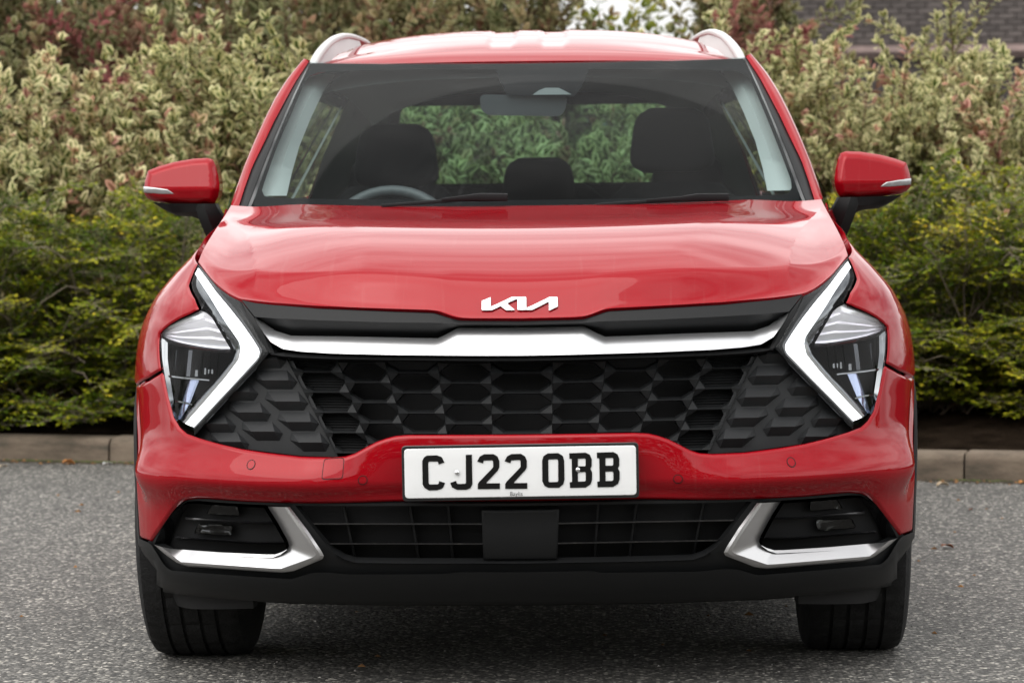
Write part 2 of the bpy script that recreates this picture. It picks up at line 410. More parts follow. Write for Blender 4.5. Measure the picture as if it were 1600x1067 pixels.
def seg_resample(row, counts):
    if isinstance(row[0][0], (int, float)): row = [row]
    out = []
    for i, (sg_, c) in enumerate(zip(row, counts)):
        q = resample(sg_, c); out.append(q if i == 0 else q[1:])
    return np.concatenate(out)
def ladder(name, rows, dys, mat, parent, counts=(40,), sides='both', ang=35):
    "loft between pixel polylines that lie dy behind the shell; 'both' makes two objects, 'joined' one that spans the centre"
    G = np.array([SP(seg_resample(r, counts), d) for r, d in zip(rows, dys)])
    if sides == 'joined':
        G[:, -1, 0] = 0; Gm = mirrorx(G)[:, ::-1][:, 1:]; return grid_mesh(name, np.concatenate([G, Gm], 1), mat, parent, ang)
    if sides == 'left': return grid_mesh(name, G, mat, parent, ang)
    return [grid_mesh(name, G, mat, parent, ang), grid_mesh(name, mirrorx(G), mat, parent, ang)]

car = empty('car', (0, 0, 0))
tag(car, 'bright red SUV with black honeycomb grille parked facing the camera', 'car')

# ---- bonnet
LIP = [(310, 409), (316, 417), (324, 427), (334, 439), (346, 450), (360, 460), (375, 467), (400, 470), (423, 472.6), (500, 478), (560, 480.5), (620, 482.5), (670, 484), (684, 485.5), (694, 489), (706, 493.5), (718, 496.3), (735, 497.2), (812, 497.5)]
_lip3 = SP(rounded(LIP, 6, 3, closed=False)); _lip3[-1, 0] = 0
_lx = -_lip3[::-1, 0]; _ly = _lip3[::-1, 1]; _lz = _lip3[::-1, 2]
_k = np.r_[True, np.diff(_lx) > 1e-5]; _lx, _ly, _lz = _lx[_k], _ly[_k], _lz[_k]
XT = _lx[-1]
_fx = np.r_[_lx[_lx > .17], -_lx[_lx > .17]]; _dip = np.abs(_fx) > .20
_py = np.polyfit(_fx[_dip]**2, np.r_[_ly[_lx > .17], _ly[_lx > .17]][_dip], 4); _pz = np.polyfit(_fx[_dip]**2, np.r_[_lz[_lx > .17], _lz[_lx > .17]][_dip], 4)
_rc = hitY(361, 321, 1.27); _rm = hitY(823, 330, 1.10); XR = -_rc[0]
def hood(u, w):
    u = np.asarray(u, float); w = np.asarray(w, float); q = np.minimum(np.abs(u), 1.0)
    Pe = np.stack([u*XT, np.interp(q*XT, _lx, _ly), np.interp(q*XT, _lx, _lz)], -1)
    P0 = np.stack([u*XT, np.polyval(_py, (q*XT)**2), np.polyval(_pz, (q*XT)**2)], -1)
    P1 = np.stack([u*XR, _rm[1]+(_rc[1]-_rm[1])*q**2.2, _rm[2]+(_rc[2]-_rm[2])*q**3], -1)
    ch = P1-P0; e = smooth(.45, 1.0, q)[..., None]
    Tc = np.stack([ch[..., 0]*.6, np.full_like(u, .42), np.full_like(u, .44)], -1)
    Te = ch*np.array([1, 1.0, 1.35]); T0 = Tc*(1-e)+Te*e
    T1 = np.stack([ch[..., 0]*.8, np.full_like(u, 1.05)-.4*e[..., 0], np.full_like(u, .07)+.04*e[..., 0]], -1)
    t = w[..., None]
    p = (1+2*t)*(1-t)**2*P0+t*(1-t)**2*T0+t*t*(3-2*t)*P1+t*t*(t-1)*T1
    p = p+(Pe-P0)*((1-smooth(0, .13, w))**1.0)[..., None]
    qc = .795+.20*smooth(0, .95, w)                                   # shoulder crease runs out to the edge
    p[..., 2] += .20*smooth(0, .10, w)*(1-smooth(.55, .95, w))*np.minimum(1-q, 1-qc)
    wm = smooth(.1, .5, w)
    p[..., 2] += 0.014*wm*(1-smooth(.72, .95, q))
    p[..., 2] += 0.006*smooth(.25, .75, w)*(1-smooth(.8, 1, w))*(smooth(.45, .62, q)-smooth(.62, .80, q))
    return p
def surf_grid(name, f, U, W, mat, parent, flange=0.02, flange_dir=None):
    UU, WW = np.meshgrid(U, W); u, w = UU.ravel(), WW.ravel(); P = f(u, w); e = 1e-3
    n = np.cross(f(u+e, w)-f(u-e, w), f(u, np.clip(w+e, 0, 1))-f(u, np.clip(w-e, 0, 1))); n /= np.maximum(np.linalg.norm(n, axis=1, keepdims=True), 1e-12)
    if (n*(CAM+np.array([0, 0, 1.5])-P)).sum() < 0: n = -n
    nr, nc = len(W), len(U); V = list(P); N = list(n); F = []
    for i in range(nr-1):
        for j in range(nc-1):
            q = (i*nc+j, i*nc+j+1, (i+1)*nc+j+1, (i+1)*nc+j); a, b, c, d = (P[k] for k in q)
            F.append(q if np.cross(c-a, d-b) @ n[q[0]] > 0 else q[::-1])
    if flange:
        bd = [(j, j+1) for j in range(nc-1)]+[((nr-1)*nc+j+1, (nr-1)*nc+j) for j in range(nc-1)]+[((i+1)*nc, i*nc) for i in range(nr-1)]+[(i*nc+nc-1, (i+1)*nc+nc-1) for i in range(nr-1)]
        for i, j in bd:
            k = len(V); t = P[j]-P[i]; o = np.cross(t, n[i]); o /= max(np.linalg.norm(o), 1e-12)
            di, dj = (-n[i]*flange, -n[j]*flange)
            V += [P[i], P[j], P[j]+dj, P[i]+di]; N += [o]*4; F.append((k, k+3, k+2, k+1))
    return mesh_obj(name, V, F, mat, parent, normals=N)
_u = np.unique(np.r_[np.linspace(-1, 1, 161), [s*q/XT for s in (-1, 1) for q in _lx]])
_u = _u[np.r_[True, np.diff(_u) > 2e-4]]
bonnet = surf_grid('bonnet', hood, _u, np.r_[np.linspace(0, .1, 9), np.linspace(.12, 1, 50)], M_RED, car, flange=0.022)
mesh_obj('bonnet_lining', *(lambda: (lambda G: (G.reshape(-1, 3), [(i*41+j, i*41+j+1, (i+1)*41+j+1, (i+1)*41+j) for i in range(11) for j in range(40)]))(np.array([hood(np.linspace(-.97, .97, 41), np.full(41, w))-np.array([0, -.02, .05]) for w in np.linspace(0.02, 1, 12)])))(), M_DRK, bonnet)

# badge on the bonnet
def zpx(pts, x0, y0, k): return [(x0+a/k, y0+b/k) for a, b in pts]
LOGO = zpx([(140, 190), (295, 128), (298, 290), (660, 122), (895, 120), (910, 135), (912, 312), (1310, 122), (1440, 122), (1452, 140), (1452, 292), (1320, 355), (1298, 355), (1298, 205), (1010, 352), (770, 352), (755, 340),
            (757, 158), (580, 235), (712, 345), (700, 352), (560, 355), (465, 285), (320, 355), (150, 358), (138, 340)], 740, 455, 11.034)
_lg = [newton(hood, x, y, (0, .05)) for x, y in LOGO]
_hn = np.array([0, -.75, .66])
M_BADGE = pmat('badge_silver', (0.88, 0.89, 0.90), rough=0.22, metal=0.35)
patch('badge', [(a*XT, b) for a, b in _lg], lambda s, w: hood(s/XT, w)+_hn*0.006, M_BADGE, bonnet, grid=.008, thick=.008, fillet=.0016, step=.006)

# ---- bumper and wings
ARC_C, ARC_R = (0.88, 0.36), 0.415
SHUT_IN, SHUT_OUT = (251.0, 581), (213.5, 604)
zs = hitS(*SHUT_OUT)[1]
def arc_pt(ang, r=ARC_R, c=ARC_C): return (c[0]+r*math.cos(ang), c[1]+r*math.sin(ang))   # (y, z)
def arc_pts(a0, a1, n=24, r=ARC_R, c=ARC_C): return [arc_pt(a, r, c) for a in np.linspace(a0, a1, n)]
a_sh = math.pi-math.asin((zs-0.005-ARC_C[1])/ARC_R)
z_val = hitS(217.5, 841)[1]
a_lo = math.pi-math.asin((z_val-ARC_C[1])/ARC_R)
bump_px1 = [(812, 677.5), (640, 678), (618, 679.5), (602, 683.5), (586, 689.5), (570, 698), (554, 707), (540, 711.8), (520, 713.5), (471, 712), (420, 706.5), (378, 700.5), (340, 692), (308, 683), (290, 676.5), (279, 667), (269.5, 651.5), (261.5, 622), (254, 586), SHUT_IN, (232, 592.5), SHUT_OUT]
bump_px2 = [(217.5, 841), (235, 847.5), (241, 838), (249, 826), (257.5, 814), (266, 803), (275, 793), (284, 785.5), (293, 781.3), (310, 779.8), (340, 781.8), (380, 785.2), (438, 787.3), (640, 788), (812, 788)]
bump = SZ(bump_px1)+[(s_of_yz(y, z), z) for y, z in arc_pts(a_sh, a_lo, 16)]+SZ(bump_px2)
def bump_push(s, z):
    q = np.abs(s)
    h = 0.016*smooth(.515, .47, z)*(1-smooth(.75, .90, q))                              # lower edge turns under
    h -= 0.034*np.exp(-((z-.505)/.052)**2)*smooth(.27, .50, q)*(1-smooth(S1-.34, S1-.12, q))      # swelling above the fog lamps
    # shallow scoop down the corner
    c = S1-.20+(z-.55)*.5
    h += 0.020*np.exp(-((q-c)/.050)**2)*smooth(.76, .66, z)*smooth(.40, .50, z)
    return h
bumper = patch('bumper', full2(bump), S, M_RED, car, grid=.016, fillet=.009, thick=.03, push=bump_push, gap=.0015, step=.012)
_he = hood(np.full(14, -1.0), np.linspace(.02, 1, 14))
wing_px = [(212.5, 602.5), (231, 591), (250.5, 579), (248, 560), (247.3, 539), (248.3, 521), (264, 507), (279.5, 497.5), (296, 490), (310.5, 482), (304, 465), (294.5, 444), (301, 426), (309, 410)]
_arch_r = arc_pts(0.0, a_sh, 40)
wing = SZ(wing_px)+[(s_of_yz(p[1], p[2]-.006), p[2]-.006) for p in _he[1:]]+[(s_of_yz(1.285, z), z) for z in (1.09, .9, .7, .5, ARC_C[1])]+[(s_of_yz(y, z), z) for y, z in _arch_r[:-1]]
def wing_push(s, z): return 0*s
for sd in (1, -1):
    patch('wing', wing if sd == 1 else mir2(wing), S, M_RED, car, grid=.022, fillet=.006, thick=.025, gap=.0015, step=.015, ref=(-sd*9, -3, 1.5))
    # black arch moulding
    G = []
    for r, off in ((ARC_R+.002, -.006), (ARC_R+.001, .001), (ARC_R-.030, .001), (ARC_R-.038, -.006), (ARC_R-.038, -.05)):
        row = []
        for y, z in arc_pts(-.35, a_lo+.05, 44, r):
            s_ = s_of_yz(y, max(z, .2)); p = S(np.array([s_]), np.array([z]))[0]; n_ = np.array([-1.0, -.25 if y < YB-.1 else 0, 0]); row.append(p+n_*off)
        G.append(row)
    grid_mesh('wheel_arch_moulding', np.array(G) if sd == 1 else mirrorx(G), M_BLK, car, ang=40)
    # inner arch liner
    G = [[(-x, y, z) for y, z in arc_pts(-.5, math.pi+.3, 30, ARC_R-.02)] for x in (.93, .5)]
    G = [[(-min(-p[0], float(aC(p[2]))-.03), p[1], p[2]) for p in G[0]], G[1]]
    grid_mesh('arch_liner', np.array(G) if sd == 1 else mirrorx(G), M_DRK, car)
# parking sensors and tow cover
for px, py in ((398, 724), (568.5, 748.5), (1058, 747), (1230, 720)):
    s0, z0 = hitS(px, py)
    ring = patch('parking_sensor', [(s0+.0105*math.cos(t), z0+.0105*math.sin(t)) for t in np.linspace(0, 2*math.pi, 21)[:-1]], S, M_BLK, bumper, grid=.008, thick=.004, push=lambda a, b: bump_push(a, b)-.0012, holes=[[(s0+.0092*math.cos(t), z0+.0092*math.sin(t)) for t in np.linspace(0, 2*math.pi, 21)[:-1]]], step=.004)
    patch('sensor_disc', [(s0+.0088*math.cos(t), z0+.0088*math.sin(t)) for t in np.linspace(0, 2*math.pi, 19)[:-1]], S, M_RED, bumper, grid=.008, thick=.002, step=.004, push=lambda a, b: bump_push(a, b)-.0008)
_tc = SZ(rounded([(508, 716), (508, 745.5), (539, 745.5), (539, 714)], 5, 3))
patch('tow_eye_cover', _tc, S, M_BLK, bumper, grid=.02, thick=.003, push=lambda a, b: bump_push(a, b)-.0008, holes=[list(map(tuple, inset(np.array(densify(_tc, .004)), .0011)))], step=.004)
patch('tow_eye_lid', list(map(tuple, inset(np.array(densify(_tc, .006)), .0016))), S, M_RED, bumper, grid=.012, thick=.002, step=.006, push=lambda a, b: bump_push(a, b)-.0006)

# dark core behind the panels
zz = np.linspace(.24, .92, 24); ss = np.linspace(-S1*.86, S1*.86, 90)
G = np.array([[S(np.array([s]), np.array([z]))[0]*np.array([.985, 1, 1])+np.array([0, .14, 0]) for s in ss] for z in zz])
grid_mesh('radiator_panel', G, M_DRK, car)

# ---- grille
grille = ladder('grille', [LIP[6:], [(377, 468.5), (400, 474), (423, 476.5), (500, 483), (620, 488), (678, 490), (694, 495), (716, 501.5), (735, 502), (812, 502.5)],
                           [(398, 495), (430, 497.5), (500, 500.5), (600, 503.5), (686, 504.5), (698, 505), (716, 506), (735, 506), (812, 506.5)],
                           [(402, 497), (412, 508), (429.5, 516), (455, 524), (560, 526), (686, 528), (697, 522), (716, 512.2), (735, 511.8), (812, 511.5)]],
                [.030, .004, -.004, .045], M_BLK, car, counts=(90,), sides='joined', ang=25)
bar = ladder('chrome_bar', [[(400, 496), (408, 500), (418, 508), (430, 516.5), (455, 524.5), (560, 526), (684, 528.5), (696, 523), (716, 512), (735, 511.8), (812, 511.5)],
                            [(399.5, 496.5), (407, 505), (418, 518), (432, 527), (456, 534), (560, 537), (684, 539.5), (697, 536), (716, 529), (735, 529), (812, 529)],
                            [(399, 497), (404, 507.5), (412, 520), (423, 534), (442, 545), (470, 549), (518, 552), (600, 554), (680, 555), (735, 555.5), (812, 555.5)],
                            [(399, 498), (404, 508.5), (412, 521), (423, 535), (442, 546.5), (470, 550.5), (518, 553.5), (600, 555.5), (680, 556.5), (735, 557), (812, 557)]],
             [.026, .005, -.008, .012], M_SIL, grille, counts=(110,), sides='joined', ang=60)
ladder('bar_shelf', [[(421, 552), (440, 551), (470, 553), (518, 555.5), (600, 557.5), (735, 558.5), (812, 558.5)],
                     [(423, 553.5), (440, 556), (470, 558.5), (518, 560.5), (600, 562), (735, 563.5), (812, 563.5)],
                     [(424, 556), (440, 559), (470, 561.5), (518, 563.5), (600, 565), (735, 566), (812, 566)]], [.006, -.002, .035], M_BLK, grille, counts=(60,), sides='joined')
ladder('bar_end_panel', [[(421, 551.5), (398, 516), (376, 469)], [(423, 551), (412, 522), (397, 496)], [(430, 553), (418, 528), (400, 500)]], [.003, .002, .008], M_BLK, grille, counts=(24,))

HL = [(310, 411), (321, 422.5), (333, 438), (345, 449), (360, 460), (375, 468), (398, 513), (421.5, 551), (400, 577), (360, 620), (330, 652), (303.5, 681.5), (288, 675), (278, 664.5), (268.5, 650), (260.6, 622), (253, 585), (249, 545), (249.4, 521), (265, 508.5), (280, 499), (300, 490.5), (313, 482.5), (305.5, 465), (296, 444), (302, 427)]
CX = 812.0
LINE584 = [45, 126, 206, 277, 352, 425, 500, 575]; LINE671 = [43, 114.5, 182, 245, 307, 372, 437, 500]
def sepx(k, y, side):     # x of separator k on a side (-1 left, +1 right)
    t = (y-584)/87.0; return CX+side*(LINE584[k]+(LINE671[k]-LINE584[k])*t)
DYG = .028
def cell(xl, xr, yt, yb, closed, centre=False):
    ym = (yt+yb)/2; c = .20
    def X(side, y): return (xl if side < 0 else xr)(y)
    w = X(1, ym)-X(-1, ym)
    outer = [(X(-1, yt), yt), (X(-1, yt)+c*w, yt), (X(1, yt)-c*w, yt), (X(1, yt), yt), (X(1, ym), ym), (X(1, yb), yb), (X(1, yb)-c*w, yb), (X(-1, yb)+c*w, yb), (X(-1, yb), yb), (X(-1, ym), ym)]
    inner = [(X(-1, ym)+1, ym-2.5), (X(-1, yt)+c*w+1, yt+1.2), (X(1, yt)-c*w-1, yt+1.2), (X(1, ym)-1, ym-2.5), (X(1, ym)-1, ym+2.5), (X(1, yb)-c*w-1, yb-1.2), (X(-1, yb)+c*w+1, yb-1.2), (X(-1, ym)+1, ym+2.5)]
    do = [.000, .012, .012, 0, .003, 0, .012, .012, 0, .003]
    O = np.array([SP([q], DYG+d)[0] for q, d in zip(outer, do)]); I = SP(inner, DYG+.014)
    if centre:
        for A, pr in ((O, ((0, 3), (1, 2), (9, 4), (8, 5), (7, 6))), (I, ((0, 3), (1, 2), (7, 4), (6, 5)))):
            for i, j in pr: A[j] = A[i]*np.array([-1, 1, 1])
    cen = I.mean(0); I2 = cen+(I-cen)*np.array([.93, 1, .84])+np.array([0, .03, 0])
    V = np.concatenate([O, I, I2])
    F = [(0, 1, 11), (0, 11, 10), (1, 2, 12, 11), (2, 3, 12), (3, 13, 12), (3, 4, 13), (4, 14, 13), (4, 5, 14), (5, 15, 14), (5, 6, 15), (6, 7, 16, 15), (7, 8, 16), (8, 17, 16), (8, 9, 17), (9, 10, 17), (9, 0, 10)]
    F += [(10+i, 10+(i+1) % 8, 18+(i+1) % 8, 18+i) for i in range(8)]
    F = [f[::-1] for f in F]
    for sd in ((1,) if centre else (1, -1)):
        mesh_obj('grille_cell', V if sd == 1 else mirrorx(V), F if sd == 1 else [f[::-1] for f in F], M_GRL, grille, smooth_=False)
        if closed:      # ribbed blank
            lo, hi = I2[:, 2].min(), I2[:, 2].max(); rows = np.linspace(lo, hi, 13); W = []
            for r, z in enumerate(rows):
                dd = .003 if r % 2 else 0.0; W += [(I2[0][0], I2[0][1]-.006+dd, z), (I2[3][0], I2[3][1]-.006+dd, z)]
            FF = [(2*r, 2*r+1, 2*r+3, 2*r+2) for r in range(12)]
            mesh_obj('grille_blank', W if sd == 1 else mirrorx(W), FF if sd == 1 else [f[::-1] for f in FF], M_BLK, grille, smooth_=False)
for k in range(0, 4):
    ph = (599.0 if k % 2 == 0 else 583.0)-.6*k
    for m in range(-2, 5):
        yt, yb = ph+m*31.6, ph+(m+1)*31.6
        if yb < 566 or yt > (686 if k < 2 else 706): continue
        cell(lambda y, k=k: sepx(k+1, y, -1), lambda y, k=k: sepx(k, y, -1), yt, yb, k >= 3)
for m in range(-1, 4):
    yt, yb = 583.0+m*31.6, 614.6+m*31.6
    if yt < 680: cell(lambda y: sepx(0, y, -1), lambda y: sepx(0, y, 1), yt, yb, False, True)
# solid outer panels of the grille with raised wedge tiles
_op = [(448, 563), (424, 555), (380, 600), (330, 655), (303, 683), (340, 692), (378, 700.5), (471, 712), (528, 714), (523, 695), (490, 628), (458, 564)]
for sd in (1, -1):
    o_ = SZ(_op, DYG+.010); patch('outer_grille_panel', o_ if sd == 1 else mir2(o_), Sd(DYG+.010), M_GRY, grille, grid=.03, thick=.0, step=.03)
def tile(sd, k, yr):
    "one wedge: upper facet looks up, lower facet looks down"
    h = 15.5; X0 = sepx(k+1, yr, -1); X1 = sepx(k, yr, -1); w = X1-X0
    top, bot = yr-h, yr+h*.92
    ring = [(sepx(k+1, yr-4, -1)+3, yr-4), (sepx(k+1, top, -1)+.20*w, top), (sepx(k, top, -1)-.12*w, top), (sepx(k, yr+2, -1)-1.5, yr+3), (sepx(k, bot, -1)-.22*w, bot), (sepx(k+1, bot, -1)+.22*w, bot)]
    rid = [(sepx(k+1, yr, -1)+.24*w, yr), (sepx(k, yr, -1)-.20*w, yr)]
    A = SP(ring, DYG+.0095); B = SP(rid, DYG-.010)
    V = np.concatenate([A, B]); 
    F = [(0, 1, 6), (1, 2, 7, 6), (2, 3, 7), (3, 4, 7), (4, 5, 6, 7), (5, 0, 6)]
    if sd > 0: V = mirrorx(V); F = [f[::-1] for f in F]
    F = [f[::-1] for f in F]
    mesh_obj('grille_tile', V, F, M_GRY, grille, smooth_=False)
for sd in (-1, 1):
    for k, rows in ((4, (561, 594, 627, 659, 691)), (5, (581, 612, 644, 674, 702)), (6, (632, 662, 690)), ):
        for yr in rows:
            if k == 4 and yr > 700 or k == 5 and yr > 690: continue
            c_ = np.array([[(sepx(k+1, yr, -1)+sepx(k, yr, -1))/2, yr], [sepx(k+1, yr, -1)*.75+sepx(k, yr, -1)*.25, yr]])
            if poly_sdf(HL, c_[:1])[0] > 11: continue
            tile(sd, k, yr)

# ---- headlights
DRL_O = [(310, 419), (322, 435), (337, 456), (358, 481), (378.5, 507), (394, 529), (404, 545), (405.5, 551.5), (403, 559), (370, 595), (336, 631), (303, 667)]
DRL_I = [(305, 428), (315, 444), (327.5, 463), (339, 482), (351, 501), (364, 520), (374, 534.5), (376.5, 545.5), (373, 562), (352, 590), (322, 625), (289.5, 661.5)]
STRIP = [(299, 440), (306, 455), (316, 474), (327, 489), (341, 510), (353, 527), (363, 540), (366, 549), (362, 562), (342, 587), (313, 619), (281, 656)]
REFL_T = [(251, 521), (265, 509.5), (280, 500.5), (300, 492), (314, 485), (324, 490), (331, 496)]
REFL_B = [(252, 524.5), (263, 529.5), (280, 535), (300, 539), (325, 543), (345, 545), (360, 545)]
for sd in (1, -1):
    hl = empty('headlight'); hl.parent = car
    T = (lambda G: G) if sd == 1 else mirrorx
    hz_ = SZ(HL); oz = hz_ if sd == 1 else mir2(hz_)
    patch('housing', oz, Sd(.085), M_DRK, hl, grid=.04, thick=.08, back=(0, -.078, 0), step=.02)
    # black bezel on the inner side
    bez = np.array([SP(resample(r, 60), d) for r, d in (([(310, 413), (324, 427), (345, 450.5), (375, 469), (398, 514), (420, 551), (400, 575), (360, 618), (330, 650), (303.5, 680)], .008),
                                                        ([(310, 415), (325, 432), (343, 455), (368, 483), (388, 512), (410, 547), (404, 562), (372, 596), (338, 632), (303, 670)], .004), (DRL_O, .022))])
    grid_mesh('bezel', T(bez), M_BLK, hl)
    a, b = SP(resample(DRL_O, 70), .016), SP(resample(DRL_I, 70), .018); mid = (a+b)/2+np.array([0, -.006, 0])
    bk = np.array([0, .03, 0])
    grid_mesh('daytime_light', T(np.array([a+bk, a, mid, b, b+bk])), M_DRL, hl, ang=50)
    a, b = SP(resample(DRL_I, 70), .024), SP(resample(STRIP, 70), .036)
    grid_mesh('light_surround', T(np.array([a+bk*.3, a, a*.45+b*.55+np.array([0, -.005, 0]), b, b+bk*1.5])), M_CHRD, hl, ang=30)
    lowI = DRL_I[7:]; lowS = [(p[0]*.55+q[0]*.45, p[1]*.55+q[1]*.45) for p, q in zip(DRL_I[7:], STRIP[7:])]
    grid_mesh('bright_strip', T(np.array([SP(resample(lowI, 20), .018), SP(resample(lowS, 20), .016), SP(resample(lowS, 20), .03)])), M_SIL2, hl)
    # upper ribbed reflector
    t_, b_ = resample(REFL_T, 30), resample(REFL_B, 30); rows = []
    for i, v in enumerate(np.linspace(0, 1, 17)):
        bend = (np.linspace(-1, 1, 30)**2)*0
        rib = .008*((i % 4)/4.0)
        rows.append(SP(np.stack([t_[:, 0]*(1-v)+b_[:, 0]*v, t_[:, 1]*(1-v)+b_[:, 1]*v+bend], 1), .022+.012*v+rib*(0.2+.8*np.linspace(0, 1, 1)[0]) if False else .022+.010*v+rib))
    grid_mesh('upper_reflector', T(np.array(rows)), M_PEARL, hl, ang=20)
    lip_ = np.array([SP(resample(REFL_B, 30), .045), SP(resample([(x, y+2) for x, y in REFL_B], 30), .020), SP(resample([(x, y+6) for x, y in REFL_B], 30), .028), SP(resample([(x, y+7) for x, y in REFL_B], 30), .06)])
    grid_mesh('reflector_lip', T(lip_), M_CHRD, hl)
    # lower lamp module: outer chrome wrap, pockets with fins, shelf lines, light pipe
    wr = np.array([SP(resample([(252, 528), (253.5, 560), (258, 590), (264, 622), (270, 645), (276, 658)], 24), .016),
                   SP(resample([(262, 533), (262, 562), (266, 592), (271, 624), (275, 645), (279, 659)], 24), .030), SP(resample([(268, 536), (268, 565), (271, 594), (275, 624), (278, 645), (280, 659)], 24), .06)])
    grid_mesh('side_reflector', T(wr), M_CHRD, hl, ang=50)
    for (x0, x1, dep) in ((270, 273, .040), (291, 297, .032), (313, 314.5, .036), (326, 327, .036), (338, 339, .04)):
        yb_ = min(588, 660-(x0-282)*1.15); top_ = [(x0+4, 548), (x1+4, 548)]; bt = [(x0, yb_), (x1, yb_)]
        g = np.array([SP([(x0+4, 547), (x0+2, 566), (x0, yb_)], dep), SP([(x1+4, 547), (x1+2, 566), (x1, yb_)], dep-.004), SP([(x1+4.5, 547), (x1+2.5, 566), (x1+.5, yb_)], dep+.03)])
        grid_mesh('reflector_fin', T(g), M_FIN, hl)
    for (x0, y0_, x1, y1_) in ((304, 578, 309, 588), (318.5, 575, 322, 585), (325, 577, 333, 584)):
        g = np.array([SP([(x0, y0_), (x0, y1_)], .05), SP([(x0, y0_), (x0, y1_)], .036), SP([(x1, y0_), (x1, y1_)], .034), SP([(x1, y0_), (x1, y1_)], .05)])
        grid_mesh('led_lens', T(g), M_CHRD, hl, ang=10)
    for y_, xr_, dep in ((590, 327, .026), (628, 300, .028)):
        g = np.array([SP(resample([(262, y_-4), (285, y_-1), (xr_, y_+3)], 12), dep+.03), SP(resample([(262, y_-4), (285, y_-1), (xr_, y_+3)], 12), dep), SP(resample([(262, y_-1.5), (285, y_+1.5), (xr_, y_+5)], 12), dep), SP(resample([(262, y_), (285, y_+3), (xr_, y_+6)], 12), dep+.03)])
        grid_mesh('module_shelf', T(g), M_CHRD, hl, ang=10)
    g = np.array([SP([(296, 592), (284, 630), (277, 654)], .045), SP([(300, 592), (287, 630), (278, 655)], .036), SP([(311, 594), (297, 630), (282, 655)], .036), SP([(313, 594), (299, 630), (283, 655)], .05)])
    grid_mesh('light_pipe', T(g), pmat('light_pipe', (.42, .48, .66), rough=.15, metal=.8) if sd == 1 else bpy.data.materials['light_pipe'], hl, ang=40)
    patch('lens', oz, Sd(-.001), M_LENS, hl, grid=.03, fillet=.006, thick=0.0, gap=.0015, step=.015)

# ---- lower fascia
OPEN_C = [(812, 790), (640, 790), (461, 789.5), (487, 822), (510, 852), (523, 864), (537, 873), (554, 878.5), (640, 880), (812, 880)]
OPEN_F = [(241, 849), (258, 816), (275, 795), (293, 783), (310, 782), (380, 787), (416, 788.5), (432.5, 814), (450, 845), (451.7, 854), (441, 862), (429, 866), (345, 863), (261, 857)]
HOLE_F = [(241, 850), (258, 816), (275, 795), (293, 783), (310, 782), (380, 787), (443, 789.5), (462, 814), (484, 848), (497, 868), (455, 887), (440, 890), (292, 880), (274, 870), (256, 858)]
low = [(812, 786), (640, 786), (438, 785.5), (380, 783.5), (310, 778), (293, 779.5), (275, 791), (257, 812), (240, 838), (229, 848), (240, 862), (254, 880), (268, 892), (300, 896), (456, 905), (490, 896), (640, 897), (812, 897)]
fascia = patch('lower_fascia', full2(SZ(low, .012)), Sd(.012), M_BLK, car, grid=.03, thick=.02, holes=[full2(SZ(OPEN_C, .012)), SZ(HOLE_F, .012), mir2(SZ(HOLE_F, .012))], step=.02)
V_T = [[(216.5, 841), (235, 848.5), (244, 862), (254, 879), (261, 887), (268, 891)], [(268, 891), (330, 896), (400, 901), (456, 904.5)], [(456, 904.5), (470, 900), (487, 894.5), (515, 894), (530, 896), (545, 897), (600, 897), (700, 896.5), (712, 893.5), (812, 893.5)]]
sh = lambda rows, dx, dy: [[(x+dx, y+dy) for x, y in sg] for sg in rows]
V_B = [[(222, 893), (232, 905), (251, 917), (256, 918.5), (259, 919.5), (262, 920)], [(262, 920), (310, 925), (380, 931), (456, 935)], [(456, 935), (600, 938), (812, 938)]]
V_M = [[(217, 850), (228, 864), (240, 876), (250, 888), (257, 895), (264, 899.5)], [(264, 899.5), (330, 905), (400, 909), (456, 912)], [(456, 912), (600, 913), (812, 913)]]
valance = ladder('valance', [V_T, V_T, V_M, V_B, sh(V_B, 0, 6), sh(V_B, 4, 8)], [.03, -.004, -.008, .012, .030, .25], M_BLK, car, counts=(14, 30, 50), sides='joined', ang=50)
# wheel deflectors and underside
for sd in (1, -1):
    dfl = [(261, 922), (300, 927), (395, 936), (396, 950), (300, 951), (262, 944)]
    o_ = SZ(dfl, .09); patch('wheel_deflector', o_ if sd == 1 else mir2(o_), Sd(.09), M_DRK, car, grid=.04, thick=.02)
bm = bmesh.new(); bm_box(bm, (0, 2.35, .26), (1.12, 3.9, .12), bev=.02); bm_box(bm, (0, 2.2, .265), (1.66, 1.75, .09), bev=.02); bm_obj('underbody', bm, M_DRK, car)
bm = bmesh.new(); bm_box(bm, (0, .60, .235), (1.16, .5, .09), bev=.02); bm_obj('undertray', bm, M_DRK, car)

# lower grille: slats, stays, radar plate
lg = patch('lower_grille', full2(SZ(OPEN_C, .085)), Sd(.085), M_DRK, fascia, grid=.05, thick=0)
for yc, xa in ((817.7, 482), (848.7, 507)):
    rows = [[(xa, yc-2.2), (640, yc-1.8), (812, yc-1.5)], [(xa, yc-.8), (640, yc-.6), (812, yc-.3)], [(xa, yc+1.6), (640, yc+1.6), (812, yc+1.9)], [(xa, yc+2), (640, yc+2), (812, yc+2.4)]]
    ladder('lower_slat', rows, [.085, .022, .022, .085], M_GLB, fascia, counts=(30,), sides='joined', ang=20)
rows = [[(526, 867), (540, 874.5), (556, 877.5), (640, 878.5), (812, 878.5)], [(526, 868), (540, 876), (556, 879), (640, 880), (812, 880)], [(525, 870), (540, 878), (556, 881), (640, 882), (812, 882)]]
ladder('lower_rim', rows, [.04, .004, .014], M_GLB, fascia, counts=(40,), sides='joined', ang=30)
